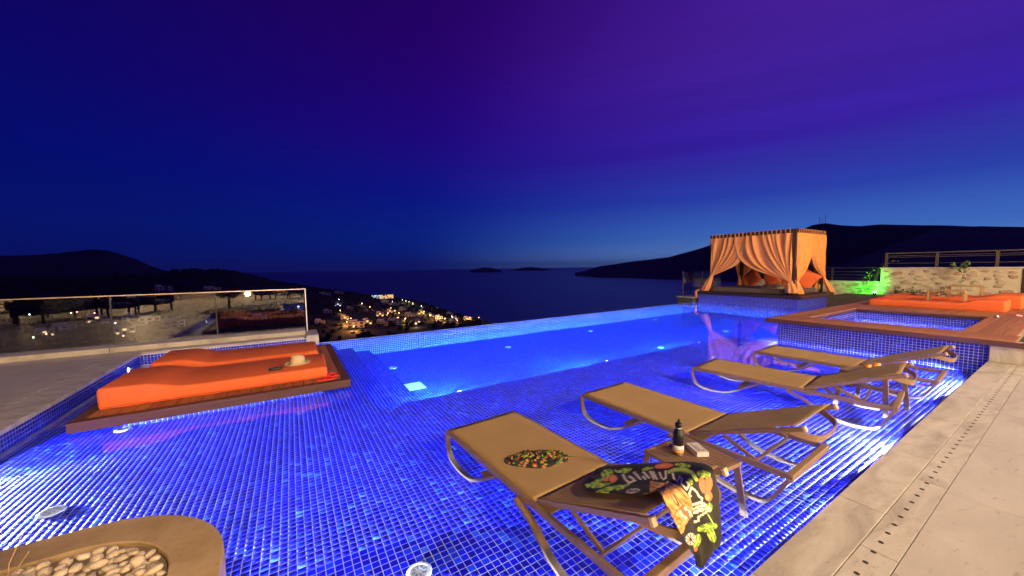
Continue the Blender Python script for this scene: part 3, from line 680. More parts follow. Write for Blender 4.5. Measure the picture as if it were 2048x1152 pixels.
for i in range(NV+1):
    t = i/NV; l_, r_ = interp([a for a, _ in rowsLR], t), interp([c for _, c in rowsLR], t); row = []
    for j in range(NS+1):
        s = j/NS; p = l_.lerp(r_, s)
        h = max(0, min(1, (t-.42)/.25)); amp = .003+.006*(1-h)*(s > .3)+.014*h
        wv = math.sin(s*9+t*3)*.6+math.sin(s*17-t*5+1)*.4
        nrm = bn.lerp(fwd, h); row.append(tuple(p+nrm*(amp*(wv+.9)+.008)))
    g.append(row)
# the print, laid out on the flat of the cloth from the photograph
PT = np.array([p for r in g for p in r]); cc = (PT-np.array([0, 0, CAMH])) @ CM
ZX = (CX-FPX*cc[:, 0]/cc[:, 2]-1190)/.1221; ZY = (CY+FPX*cc[:, 1]/cc[:, 2]-920)/.1221
PC = np.tile(np.array([.016, .014, .013]), (len(PT), 1))
def ell(cx, cy, a, b_, rot, col, stripes=None):
    c, s = math.cos(R(rot)), math.sin(R(rot)); u = ((ZX-cx)*c+(ZY-cy)*s)/a; v = (-(ZX-cx)*s+(ZY-cy)*c)/b_; k = u*u+v*v < 1
    PC[k] = col
    if stripes is not None: PC[k & ((np.sin(u*7+np.abs(v)*3) > .35) | (np.abs(v) < .12))] = stripes
def poly(pts, col):
    k = np.zeros(len(ZX), bool); n = len(pts)
    for i in range(n):
        (x1, y1), (x2, y2) = pts[i], pts[(i+1) % n]; m = (y1 > ZY) != (y2 > ZY)
        k ^= m & (ZX < (x2-x1)*(ZY-y1)/((y2-y1) or 1e-6)+x1)
    PC[k] = col; return k
def stroke(pts, w, col):
    for (x1, y1), (x2, y2) in zip(pts[:-1], pts[1:]):
        dx, dy = x2-x1, y2-y1; t = np.clip(((ZX-x1)*dx+(ZY-y1)*dy)/(dx*dx+dy*dy), 0, 1); PC[np.hypot(ZX-x1-t*dx, ZY-y1-t*dy) < w] = col
GR, GY, OR, CR, BR, DK_ = (.12, .30, .03), (.55, .68, .08), (.85, .20, .08), (.85, .76, .58), (.58, .29, .085), (.13, .055, .02)
for a in ((200, 230, 100, 75, -20), (500, 180, 110, 45, -10), (100, 420, 170, 38, -12), (40, 360, 120, 36, -20), (240, 480, 220, 38, -14), (460, 450, 120, 30, -25), (120, 545, 110, 40, 0), (1440, 95, 130, 36, 8), (1780, 240, 110, 62, 10), (1850, 780, 60, 85, 20), (1830, 1100, 170, 62, -12), (1900, 1220, 60, 130, -25), (1660, 1320, 60, 120, 20), (1560, 360, 40, 60, -30), (860, 150, 90, 30, -10), (-120, 430, 140, 34, -14)): ell(*a, GR, GY)
stroke([(1220, 205), (1320, 160), (1480, 165), (1590, 215), (1660, 330)], 30, GY); stroke([(1240, 215), (1400, 190), (1560, 245)], 9, GR)
stroke([(320, 170), (380, 205)], 10, GY); stroke([(1840, 890), (1925, 1040)], 10, GY)
for a in ((300, 315, 70, 62, 0), (180, 330, 45, 30, -20), (1130, 105, 155, 42, -5), (1760, 420, 60, 130, -12), (1850, 400, 62, 130, 6), (1850, 590, 62, 80, 0), (1640, 1450, 30, 40, 0)): ell(*a, OR)
for a in ((310, 310, 22, 20, 0), (1120, 105, 40, 14, 0), (1830, 610, 36, 45, 0)): ell(*a, (.80, .38, .08))
stroke([(1800, 330), (1800, 560)], 5, (.45, .08, .04))
k = poly([(720, 580), (900, 540), (910, 350), (1150, 390), (1190, 350), (1400, 450), (1560, 620), (1592, 760), (1570, 930), (1470, 1060), (1440, 1180), (1380, 1220), (1270, 1160), (1050, 760), (880, 600)], BR)
gn = np.array([noise.noise(Vector((x*.006+y*.004, y*.012-x*.008, 1))) for x, y in zip(ZX[k], ZY[k])]); q = PC[k]; q[gn > .12] = (.68, .38, .12); q[gn < -.22] = (.42, .19, .055); PC[k] = q
for st_ in ([(1160, 380), (1130, 520), (1060, 700)], [(1190, 440), (1290, 560), (1420, 730)], [(1210, 380), (1400, 520), (1500, 640)], [(1250, 1000), (1320, 840), (1500, 690)], [(1290, 1060), (1400, 1110)], [(920, 450), (1060, 480), (1160, 450)], [(960, 620), (1080, 720)], [(1310, 1000), (1360, 950), (1420, 1010), (1370, 1050)]): stroke(st_, 8, DK_)
ell(1300, 650, 130, 32, 58, DK_); ell(1290, 640, 95, 14, 58, (.60, .36, .14)); ell(1200, 820, 75, 30, 60, DK_); ell(1185, 830, 45, 16, 60, (.60, .36, .14)); ell(1470, 860, 130, 85, 50, (.26, .12, .05))
for a in ((1475, 795), (1540, 845), (1385, 850), (1420, 905), (1475, 945), (1560, 900)): ell(*a, 34, 26, 50, (.72, .62, .48))
ell(1365, 1085, 26, 26, 0, (.72, .55, .34))
for st_ in ([(460, 250), (500, 330), (560, 380), (660, 345)], [(570, 280), (640, 325)], [(640, 205), (745, 320)], [(790, 200), (885, 300)], [(790, 280), (830, 320)], [(905, 195), (970, 320)], [(950, 200), (1015, 320)], [(1060, 215), (1095, 300)], [(1160, 190), (1165, 300), (1125, 325)],
            [(1275, 230), (1295, 310), (1355, 360), (1390, 285), (1430, 315), (1420, 400), (1490, 485), (1540, 420), (1500, 365)], [(1575, 450), (1530, 560), (1560, 590)], [(1575, 450), (1660, 525), (1690, 590), (1745, 625), (1740, 690), (1590, 735)], [(1600, 800), (1790, 715), (1790, 745), (1610, 860)], [(1610, 870), (1860, 775), (1870, 810), (1680, 935), (1690, 985), (1620, 1010)]): stroke(st_, 15, CR)
ell(625, 515, 115, 42, -8, (.62, .50, .44)); ell(1556, 1290, 85, 100, 0, (.68, .60, .52))
for a in range(8): stroke([(625+30*math.cos(a*.785), 515+12*math.sin(a*.785)), (625+100*math.cos(a*.785), 515+36*math.sin(a*.785))], 6, (.03, .02, .02)); stroke([(1556, 1290), (1556+80*math.cos(a*.785), 1290+90*math.sin(a*.785))], 7, (.03, .02, .02))
cols = [tuple(c) for c in PC]
b = MB().grid(g); me = b.mesh('sarong', M_print, True); set_print(me, cols)
so = thing('printed_sarong', 'black tropical print sarong draped over the raised back of the nearest lounger', 'sarong', (edge_o.x, edge_o.y, edge_o.z))
o = link('cloth', me, so); o.location = -Vector(so.location); md = o.modifiers.new('thickness', 'SOLIDIFY'); md.thickness = .003
# crumpled swim shorts on the seat
def crumpled(name, label, cat, center, outline, amp, seed, size, base_z, msh='cloth', pal=None, n=72):
    g = []; cols = []; pr = Print(seed, 1., False, 330, 150, size); gg = np.random.default_rng(seed); o3 = Vector(gg.uniform(-9, 9, 3))
    c0 = Vector(center); vs = []; fs = []
    for i in range(n//2+1):
        s = i/(n//2)
        for k in range(n):
            a = 2*math.pi*k/n; rx, ry, rot = outline; rr = s*(1+.13*noise.noise(Vector((math.cos(a)*1.5, math.sin(a)*1.5, 3))+o3))
            x, y = rx*rr*math.cos(a), ry*rr*math.sin(a)
            q = Vector((x*16, y*16, 0))+o3
            h = amp*(1-s**4)*(.55+.5*abs(noise.noise(q))*1.6+.35*noise.noise(q*2.3))+.003
            vs.append((x*math.cos(rot)-y*math.sin(rot), x*math.sin(rot)+y*math.cos(rot), max(.002, h)))
            cl = pr.color(.5+x*2.0, .5+y*2.0)
            if pal: cl = pal[int(abs(noise.noise(Vector((x*38, y*38, 5))+o3))*2.4*len(pal)) % len(pal)]
            cols.append(cl)
    for i in range(n//2):
        for k in range(n): fs.append((i*n+k, i*n+(k+1) % n, (i+1)*n+(k+1) % n, (i+1)*n+k))
    b = MB(); b.add(vs, fs); me = b.mesh(name, M_print, True); set_print(me, cols)
    t = thing(name, label, cat, c0); link(msh, me, t); return t
sp = P(1071, 918, SZ+LH+.004)
ts = crumpled('swim_shorts', 'crumpled floral swim shorts lying on the seat of the nearest lounger', 'shorts', (sp[0], sp[1], SZ+LH-.004), (.275, .125, R(-27)), .055, 5, .36, 0)
MB().tube([(.225, -.10, .012), (.265, -.13, .008), (.30, -.165, .008)], .003, 5).build('drawstring', M_blk, ts)

# ------------------------------------------------------------------ tiled tub with teak surround
tub = thing('tiled_tub', 'square plunge tub faced with cobalt mosaic and filled with lit water', 'hot tub', (11.6, 2.3, 0))
def tb(p): return (p[0]-11.6, p[1]-2.3, p[2])
b = MB()
def tbx(mb, x0, x1, y0, y1, z0, z1): mb.box(x0-11.6, x1-11.6, y0-2.3, y1-2.3, z0, z1)
DK = .33; DB = .245
for q in ((XJ, 10.06, CE, 3.72), (10.06, 18.6, 3.44, 3.72), (13.2, 18.6, -.5, 3.44), (10.06, 13.2, -.2, 1.20)): tbx(b, *q, DZ if q[1] > 10.1 else SZ-.1, DB)
tbx(b, 10.06, 13.2, 1.2, 3.44, -.5, -.2)
b.build('basin', M_grout, tub, fix=False)
tile_field('front_mosaic', tub, tb((XJ-.001, 3.72, SZ)), (0, -1, 0), Z_, int((3.72-CE)/T), 10, singles=300)
tile_field('inner_far_mosaic', tub, tb((13.199, 3.44, -.2)), (0, -1, 0), Z_, int(2.24/T), 9)
tile_field('inner_left_mosaic', tub, tb((10.06, 3.439, -.2)), (1, 0, 0), Z_, int(3.14/T), 9)
tile_field('inner_right_mosaic', tub, tb((13.2, 1.201, -.2)), (-1, 0, 0), Z_, int(3.14/T), 9)
tile_field('tub_floor_mosaic', tub, tb((10.06, 1.2, -.2)), X_, Y_, int(3.14/T), int(2.24/T))
w2 = tag(MB().add([(10.06, 1.2, 0), (13.2, 1.2, 0), (13.2, 3.44, 0), (10.06, 3.44, 0)], [(0, 1, 2, 3)]).build('tub_water', M_water, fix=False), kind='structure'); w2.location = (0, 0, .13)
dk = thing('teak_deck', 'teak plank deck around the tiled tub, reaching to the stone wall', 'deck', (11.6, 2.3, 0))
def plank(x0, x1, y0, y1, m, z0=DK-.028, z1=DK, nm='plank', bev=.004): return rbox(x0-11.6, x1-11.6, y0-2.3, y1-2.3, z0, z1, nm, m, dk, bevel=bev)
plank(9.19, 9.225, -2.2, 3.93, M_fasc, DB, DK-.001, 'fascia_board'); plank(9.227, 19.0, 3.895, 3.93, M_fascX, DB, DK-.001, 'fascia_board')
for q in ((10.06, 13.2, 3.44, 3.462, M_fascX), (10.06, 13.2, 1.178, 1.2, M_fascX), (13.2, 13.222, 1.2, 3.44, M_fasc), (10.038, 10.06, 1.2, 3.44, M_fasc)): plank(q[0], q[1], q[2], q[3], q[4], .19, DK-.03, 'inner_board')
x = 9.227
while x < 10.05: plank(x+.002, min(x+.135, 10.075)-.002, .60, 3.893, M_deckY, nm='plank'); x += .1415
y = 3.425
while y < 3.89: plank(10.08, 19.0, y+.002, min(y+.155, 3.893)-.002, M_deckX); y += .156
y = -2.2
while y < 1.21:
    yb = y+.142
    if yb < .60:
        plank(9.227, 9.78, y+.002, yb-.002, M_deckX); plank(12.6, 19.0, y+.002, yb-.002, M_deckX)
    elif y < .60: pass
    else: plank(10.08, 19.0, y+.002, min(yb, 1.215)-.002, M_deckX)
    y = yb
y = 1.217
while y < 3.42: plank(13.185, 19.0, y+.002, min(y+.146, 3.424)-.002, M_deckX); y += .1471
MB().box(9.25-11.6, 18.9-11.6, -2.2-2.3, .82-2.3, -.05, DB+.03).build('deck_base', M_stone, dk)
MB().box(9.785-11.6, 12.598-11.6, -2.2-2.3, .598-2.3, DB+.031, DB+.036).build('soil_bed', mat('lawn_soil', (.07, .06, .03), .95, var=.3), dk)
gr = MB(); gg = np.random.default_rng(4)
for _ in range(9000):
    x, y = gg.uniform(9.8, 12.58), gg.uniform(-2.1, .56); a = gg.uniform(0, 6.3); h = gg.uniform(.03, .08); dx, dy = math.cos(a), math.sin(a)
    gr.add([(x-dx*.004, y-dy*.004, .275), (x+dx*.004, y+dy*.004, .275), (x+dy*.03, y-dx*.03, .27+h)], [(0, 1, 2)])
tag(gr.build('grass_patch', mat('lawn_green', (.12, .16, .04), .7, var=.3), fix=False), 'small patch of grass set into the teak deck', 'grass', kind='stuff')
# two cushions on the deck
day_cushion('day_cushion', 'orange lounge cushion on the teak deck right beside the tub', (15.28, 1.10, DK), R(90), 2.38, .92, .17, .27)
day_cushion('day_cushion', 'orange lounge cushion on the teak deck nearest the stone wall', (17.35, .95, DK), R(90), 2.5, 1.75, .22, .33)
M_tw = wood_mat('pale_wood', (.30, .17, .07), (.42, .26, .12), 1)
def stool(label, loc, rz, w=.62, d=.34, h=.30):
    t = thing('tray_table', label, 'tray table', loc, rz, 'wooden tray tables on the orange cushions')
    n = 4; sw = d/n
    for k in range(n): MB().box(-w/2, w/2, -d/2+k*sw+.003, -d/2+(k+1)*sw-.003, h-.03, h).build('slat', M_tw, t, bevel=.003)
    for sx in (-1, 1):
        MB().box(sx*w/2-.02, sx*w/2+.02, -d/2, -d/2+.05, 0, h-.032).build('leg', M_tw, t, bevel=.004); MB().box(sx*w/2-.02, sx*w/2+.02, d/2-.05, d/2, 0, h-.032).build('leg', M_tw, t, bevel=.004)
        MB().box(sx*w/2-.015, sx*w/2+.015, -d/2+.051, d/2-.051, h-.08, h-.034).build('rail', M_tw, t)
    return t
q = P(1905, 602, DK+.17); stool('pale wooden tray table on the cushion beside the tub', (14.95, 2.10, DK+.168), R(90))
q = P(1935, 589, DK+.17); stool('pale wooden tray table on the cushion by the stone wall', (16.9, 2.03, DK+.218), R(90))
q = P(1872, 589, DK+.17)
crumpled('patterned_throw', 'dark patterned cloth heaped on the orange cushion by the wall', 'cloth', (16.4, 2.62, DK+.212), (.50, .34, R(90)), .10, 21, .5, 0, pal=[(.03, .02, .02), (.5, .12, .06), (.04, .03, .03), (.45, .38, .28), (.08, .12, .05), (.02, .015, .02)])
sandal('red sandal on the corner of the deck cushion beside the tub', (14.6, 3.28, DK+.168), R(70), None); sandal('red sandal half behind another at the end of the deck cushion', (14.82, 3.22, DK+.168), R(110), None)
q = P(1993, 636, DK)
mg = thing('steel_cup', 'small steel cup lying on the deck planks', 'cup', (q[0], q[1], DK)); MB().lathe([(.03, 0), (.035, .05), (.033, .05), (.028, .004), (0, .004)], 14).build('cup', M_steel, mg, smooth=True)
q = P(2036, 632, DK); bb = crumpled('pink_towel', 'small crumpled pink cloth on the deck planks', 'cloth', (q[0], q[1], DK+.0), (.12, .06, 0), .03, 3, .5, 0, pal=[(.7, .35, .38), (.62, .28, .33)], n=32)

# ------------------------------------------------------------------ garden wall, railings, plants, green spotlight
gw = thing('stone_wall', 'rubble stone garden wall with pale mortar and flat coping', 'wall', (21, 3, 0))
M_mortar = mat('pale_mortar', (.52, .45, .34), .9, var=.12, scale=6, bump=.4, bscale=30)
rb_m = [mat('rubble_%s' % s, c, .85, var=.25, scale=5, bump=.5, bscale=18) for s, c in (('ochre', (.40, .32, .20)), ('rust', (.36, .25, .17)), ('buff', (.44, .37, .26)))]
MB().box(0, .4, 1.34-3, 4.76-3, -.2, 1.30).build('core', M_mortar, gw)
MB().box(-.04, .44, 1.30-3, 4.80-3, 1.302, 1.355).build('coping', M_stone2, gw, bevel=.006)
def rubble(parent, y0, y1, z0, z1, n, oy, seed, xf=0.):
    g = np.random.default_rng(seed); pl_ = []
    for _ in range(4000):
        y, z, r = g.uniform(y0+.1, y1-.1), g.uniform(z0+.06, z1-.06), g.uniform(.09, .22)
        rh = r*g.uniform(.45, .75)
        if z+rh > z1-.02 or z-rh < z0-.1 or y-r < y0+.02 or y+r > y1-.02: continue
        if any(((y-a)/(r+c_))**2+((z-b_)/(rh+d_))**2 < 1.06 for a, b_, c_, d_ in pl_): continue
        pl_.append((y, z, r, rh))
        if len(pl_) >= n: break
    for y, z, r, rh in pl_:
        vs = []; k_ = g.integers(7, 11); rr = g.uniform(.68, 1.12, k_)
        for s, xx in ((1, .0), (.92, -.022), (.6, -.032)):
            for k in range(k_): a = 2*math.pi*k/k_; vs.append((xx+xf, r*s*rr[k]*math.cos(a), rh*s*rr[k]*math.sin(a)))
        fs = [(i*k_+k, i*k_+(k+1) % k_, (i+1)*k_+(k+1) % k_, (i+1)*k_+k) for i in range(2) for k in range(k_)]+[tuple(range(2*k_, 3*k_))]
        MB().add(vs, fs).build('stone', rb_m[g.integers(3)], parent, loc=None).location = (0, y-oy, z)
rubble(gw, 1.36, 4.74, .1, 1.29, 60, 3, 8)
gw2 = thing('low_stone_wall', 'lower rubble wall lit green behind the daybed', 'wall', (21.02, 7, 0))
MB().box(0, .4, 4.77-7, 10.0-7, -.2, .74).build('core', M_mortar, gw2); MB().box(-.03, .43, 4.81-7, 10.0-7, .742, .775).build('coping', M_stone2, gw2, bevel=.005)
rubble(gw2, 4.8, 7.6, .1, .73, 40, 7, 9)
MB().box(-.02, .42, 1.18-3, 1.335-3, -.2, 1.34).build('end_pillar', M_dark, gw)
M_rail = mat('painted_rail', (.07, .05, .04), .5)
M_rail2 = mat('dark_rail', (.03, .022, .02), .5)
rl = thing('metal_railing', 'brown metal railing with three thin bars on the stone wall', 'railing', (21.2, 3, 1.355))
for y in (4.66, 3.28, 1.89, .5): rbox(-.025, .025, y-3-.04, y-3+.04, 0, .56, 'post', M_rail, rl, bevel=.003)
MB().bar((0, 4.70-3, .575), (0, .3-3, .575), .06, .04).build('top_rail', M_rail, rl)
for z in (.47, .41, .17): MB().tube([(0, 4.66-3, z), (0, .3-3, z)], .012, 6).build('bar', M_rail, rl)
rl2 = thing('low_railing', 'dark metal railing on the lower wall behind the daybed', 'railing', (21.2, 7, .775))
for y in (4.9, 6.4, 7.9, 9.4): rbox(-.02, .02, y-7-.03, y-7+.03, 0, .56, 'post', M_rail2, rl2, bevel=.003)
for z in (.57, .40, .26, .12): MB().bar((0, 4.85-7, z), (0, 9.9-7, z), .03, .025).build('bar', M_rail2, rl2)
MB().box(18.61, 21.3, -2.2, 5.8, -.3, .22).build('bed_fill', mat('garden_soil', (.10, .075, .045), .95, var=.3)).name = 'garden_soil'
tag(bpy.data.objects['garden_soil'], kind='structure')
def shrub(name, label, loc, branches, nleaf, size, seed, m=None, spread=.12):
    t = thing(name, label, 'plant', loc); g = np.random.default_rng(seed)
    sb = MB(); lf = MB()
    for br in branches:
        sb.tube(br, [.010]+[.006]*(len(br)-2)+[.003], 5)
        pts = [Vector(p) for p in br]
        for _ in range(nleaf):
            k = g.integers(1, len(pts)); p = pts[k-1].lerp(pts[k], g.random())+Vector(g.normal(0, spread*.5, 3))
            u = Vector(g.normal(size=3)).normalized(); w = u.cross(Vector(g.normal(size=3))).normalized(); s = size*g.uniform(.6, 1.4)
            lf.add([p-u*s, p+w*s*.5, p+u*s, p-w*s*.5], [(0, 1, 2, 3)])
    sb.build('stem', mat('green_stem', (.14, .11, .05), .8), t); lf.build('foliage', m or M_leaf, t, fix=False); return t
M_leafl = mat('leaf_light', (.13, .19, .04), .5, var=.3, scale=20)
shrub('climbing_plant', 'leafy climbing plant rising above the green spotlight', (20.75, 4.95, .2), [[(0, 0, 0), (-.05, .05, .4), (0, .1, .8), (.05, 0, 1.2)], [(0, 0, .3), (-.1, -.1, .7), (0, -.35, 1.3), (.0, -.65, 1.45)], [(0, 0, .2), (-.1, .2, .5), (-.05, .3, .75)]], 34, .05, 2, M_leafl)
shrub('young_tree', 'slender young shrub with leafy top against the stone wall', (20.55, 2.55, .2), [[(0, 0, 0), (0, .03, .5), (0, -.02, 1.0), (0, .02, 1.3)], [(0, .02, .95), (0, .1, 1.15), (0, .28, 1.24)], [(0, -.02, 1.0), (0, -.1, 1.2), (0, -.12, 1.42)]], 26, .055, 6, M_leafl, .10)
for k, (y, h, lab) in enumerate(((4.15, .35, 'low dark plant at the wall foot beside the spotlight'), (3.75, .3, 'low dark plant at the wall foot left of the slender shrub'), (2.95, .45, 'bushy dark plant at the wall foot behind the tray table'))):
    shrub('low_plant', lab, (20.6, y, .2), [[(0, 0, 0), (0, .05, h*.5), (0, .12, h)], [(0, 0, 0), (-.03, -.08, h*.5), (-.05, -.15, h*.9)], [(0, 0, 0), (-.1, 0, h*.5), (-.15, .03, h*.8)]], 22, .05, 30+k, M_leaf, .12)
gs = thing('garden_spotlight', 'green garden spotlight shining on the wall behind the deck', 'spotlight', (20.45, 4.78, .22))
MB().lathe([(.05, 0), (.05, .06), (.06, .07), (.06, .12)], 14).build('housing', M_blk, gs); MB().lathe([(.052, .121), (.052, .124)], 14).build('lens', emis('green_lens', (.35, 1., .45), 60), gs)
lamp('green_beam', 'SPOT', (0, 0, .14), (.01, 1., .04), 210, gs, .04, None, R(115), .9).rotation_euler = Vector((.6, .30, .32)).to_track_quat('-Z', 'Y').to_euler()
# tiled step wall behind the tub
bs = thing('tiled_step_wall', 'tiled wall with pale coping at the far end of the pool channel', 'wall', (18.9, 4.8, 0))
MB().box(.01, .6, -1.0, 1.05, DZ, .06).build('core', M_grout, bs); MB().box(-.04, .62, -1.0, 1.1, .062, .10).build('coping', M_stone2, bs, bevel=.005)
tile_field('mosaic', bs, (.009, 1.05, DZ), (0, -1, 0), Z_, int(2.05/T), 13)

# ------------------------------------------------------------------ daybed pavilion
PX0, PX1, PY0, PY1 = 15.85, 19.0, 5.66, 9.62
pv = thing('pavilion_daybed', 'four-post daybed pavilion with gathered orange curtains on a tiled base', 'daybed', (17.4, 7.6, 0))
def pvb(x0, x1, y0, y1, z0, z1, nm, m, bev=.006): return rbox(x0-17.4, x1-17.4, y0-7.6, y1-7.6, z0, z1, nm, m, pv, bevel=bev)
pvb(XE, 18.9, 5.76, 9.6, DZ-.1, DB-.001, 'base', M_grout, 0)
tile_field('base_mosaic', pv, (XE-.001-17.4, 9.6-7.6, DZ), (0, -1, 0), Z_, int(3.84/T), 17)
tile_field('base_side_mosaic', pv, (XE-17.4, 5.759-7.6, DZ), (1, 0, 0), Z_, int(2.95/T), 17)
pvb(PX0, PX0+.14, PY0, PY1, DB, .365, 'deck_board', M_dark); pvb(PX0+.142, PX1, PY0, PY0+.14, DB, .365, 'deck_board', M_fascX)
for k in range(20): pvb(PX0+.145, PX1, PY0+.143+k*.19, PY0+.143+(k+1)*.19-.006, DB+.05, .36, 'plank', M_dark, .004)
TZ = 2.86; post = []
for x in (16.1, 18.7):
    for y in (6.0, 9.1): post.append((x, y)); pvb(x-.06, x+.06, y-.06, y+.06, .36, TZ-.14, 'post', M_dark)
for y in (6.0, 9.1): pvb(16.04, 18.76, y-.06, y+.06, TZ-.139, TZ, 'beam', M_dark)
for x in (16.1, 18.7): pvb(x-.06, x+.06, 6.062, 9.038, TZ-.139, TZ-.001, 'beam', M_dark)
for k in range(5): pvb(16.5+k*.45, 16.56+k*.45, 6.062, 9.038, TZ-.10, TZ-.03, 'slat', M_dark)
M_mt = mat('taupe_cover', (.13, .10, .085), .8, bump=.2, bscale=200)
o = pvb(16.28, 18.6, 6.12, 9.2, .365, .56, 'mattress', M_mt, .04); o.modifiers['bevel'].segments = 4
M_curt = mat('apricot_curtain', (.76, .32, .09), .9, spec=.05, var=.08, scale=3, bump=.1, bscale=300)
def curtain(c_top, d, n_out, W_, tie, foot, folds, seed, spread_foot=.22, tz=.98):
    """c_top: post corner at beam; d: direction along beam; gathers to tie point at the post, then flares to foot"""
    g = np.random.default_rng(seed); ph = g.uniform(0, 6, 4); d = Vector(d); n_ = Vector(n_out); A = Vector(c_top); Tt = Vector(tie); F = Vector(foot)
    nu, nv = 70, 44; rows = []
    for i in range(nv+1):
        v = i/nv; row = []
        for j in range(nu+1):
            u = j/nu
            top = A+d*(W_*u)
            low = Tt+d*(.10*(u-.45))+n_*(.05*math.sin(u*math.pi))
            # every thread hangs, then is pulled into the tie; the outer ones swag lower
            e = v**(1.0+1.5*u)
            p = Vector((top.x+(low.x-top.x)*e, top.y+(low.y-top.y)*e, 0)); sag = .24*u*math.sin(math.pi*min(1, v))**2
            p.z = top.z+(low.z-top.z)*v-sag*(1-.25*v)*(v**.5)
            am = (.030+.028*math.sin(v*math.pi))*(1-.55*v)
            uu = u+.05*math.sin(u*7+ph[2])+.035*math.sin(u*17+ph[3])+.03*math.sin(v*3+u*9+ph[1]); p += n_*(am*(.55+.75*abs(math.sin(u*4.3+ph[1])))*math.sin(uu*folds*2*math.pi+ph[0]+.8*math.sin(v*2+ph[1]))+.018*math.sin(uu*folds*.6*6.28+v*5+ph[2]))
            row.append(tuple(p))
        rows.append(row)
    b = MB().grid(rows); c = b.build('curtain', M_curt, pv, smooth=True, solid=.004, fix=False)
    rows = []
    for i in range(23):
        v = i/22; row = []
        for j in range(41):
            u = j/40; a = u*2*math.pi
            w = .05+(spread_foot-.05)*(v**.7)*(1-.25*max(0, v-.8)/.2)
            ct = Tt.lerp(F, v); r = w*(1+.22*math.sin(a*6+ph[3]))
            row.append(tuple(ct+d*(r*math.cos(a)*.9)+n_*(r*.55*math.sin(a))))
        rows.append(row)
    MB().grid(rows).build('curtain_tail', M_curt, pv, smooth=True, solid=.003, fix=False)
    k = []
    for j in range(17): a = 2*math.pi*j/16; k.append(tuple(Tt+d*(.075*math.cos(a))+n_*(.06*math.sin(a))))
    MB().tube(k, .022, 7, False).build('tie_band', M_curt, c, smooth=True)
    n_l = int(W_*7)
    for q in range(n_l):                                  # loops over the beam
        s = A+d*(W_*(q+.5)/n_l)
        MB().path([s+n_*.012+Vector((0, 0, -.03)), s+n_*.012+Vector((0, 0, .158)), s-n_*.13+Vector((0, 0, .158))], .03, .006, d).build('curtain_loop', M_curt, c)
def pv_(p): return (p[0]-17.4, p[1]-7.6, p[2])
zt = TZ-.15
curtain(pv_((16.02, 9.12, zt)), (0, -1, 0), (-1, 0, 0), 1.55, pv_((16.0, 9.02, 1.08)), pv_((15.92, 9.28, .40)), 8, 1, .20)
curtain(pv_((15.98, 6.04, zt)), (0, 1, 0), (-1, 0, 0), 2.1, pv_((15.99, 6.06, .90)), pv_((15.98, 5.98, .46)), 9, 2, .22)
curtain(pv_((16.12, 5.92, zt)), (1, 0, 0), (0, -1, 0), 1.35, pv_((16.14, 5.90, .92)), pv_((16.3, 5.84, .42)), 8, 3, .22)
curtain(pv_((18.72, 5.92, zt)), (-1, 0, 0), (0, -1, 0), 1.30, pv_((18.62, 5.90, 1.0)), pv_((18.78, 5.66, .40)), 7, 4, .20)
curtain(pv_((18.78, 9.06, zt)), (0, -1, 0), (1, 0, 0), .7, pv_((18.72, 9.02, 1.0)), pv_((18.7, 9.0, .56)), 5, 5, .20)
curtain(pv_((18.68, 9.18, zt)), (-1, 0, 0), (0, 1, 0), .6, pv_((18.66, 9.16, 1.0)), pv_((18.7, 9.12, .5)), 5, 6, .18)
curtain(pv_((18.78, 6.04, zt)), (0, 1, 0), (1, 0, 0), .5, pv_((18.76, 6.06, 1.0)), pv_((18.7, 6.1, .5)), 4, 7, .18)
tl = MB().tube([(16.0-17.4, 9.60-7.6, .42), (15.86-17.4, 9.66-7.6, .33), (15.83-17.4, 9.62-7.6, .05)], [.08, .06, .05], 9).build('curtain_tail', M_curt, pv, smooth=True)
def pillow(label, loc, rot, s=.5):
    t = thing('throw_pillow', label, 'pillow', loc, 0, 'orange pillows on the daybed'); t.rotation_euler = rot
    n = 16; rows = []
    def pt(u, v, sg_):
        x, y = u*2-1, v*2-1; e = max(0, (1-x**4)*(1-y**4)); pin = 1-.10*(1-abs(x)**2)*(abs(y)**6) ; pin2 = 1-.10*(1-abs(y)**2)*(abs(x)**6)
        return (x*s/2*pin2, sg_*.10*e**.55, y*s/2*pin)
    for sg_ in (1, -1): pass
    b = MB(); b.grid([[pt(i/n, j/n, 1) for j in range(n+1)] for i in range(n+1)]); b.grid([[pt(i/n, j/n, -1) for j in range(n+1)] for i in range(n+1)])
    b.build('cover', M_orange, t, smooth=True); return t
pillow('orange pillow standing on its corner at the left of the daybed', (18.1, 8.30, .92), (R(12), R(40), R(80)), .68)
pillow('orange pillow lying second from the left on the daybed', (18.3, 7.62, .90), (R(15), R(25), R(85)), .66)
pillow('orange pillow behind the patterned cloth on the daybed', (18.3, 6.95, .88), (R(18), R(8), R(95)), .62)
pillow('large orange pillow standing on its corner at the right end of the daybed', (18.2, 6.35, .94), (R(10), R(-35), R(100)), .78)
crumpled('patterned_throw', 'beige patterned cloth crumpled on the middle of the daybed', 'cloth', (17.0, 7.05, .555), (.55, .35, R(80)), .17, 44, .5, 0, pal=[(.05, .03, .02), (.5, .4, .26), (.32, .17, .07), (.55, .45, .3), (.06, .05, .02), (.4, .2, .05)])
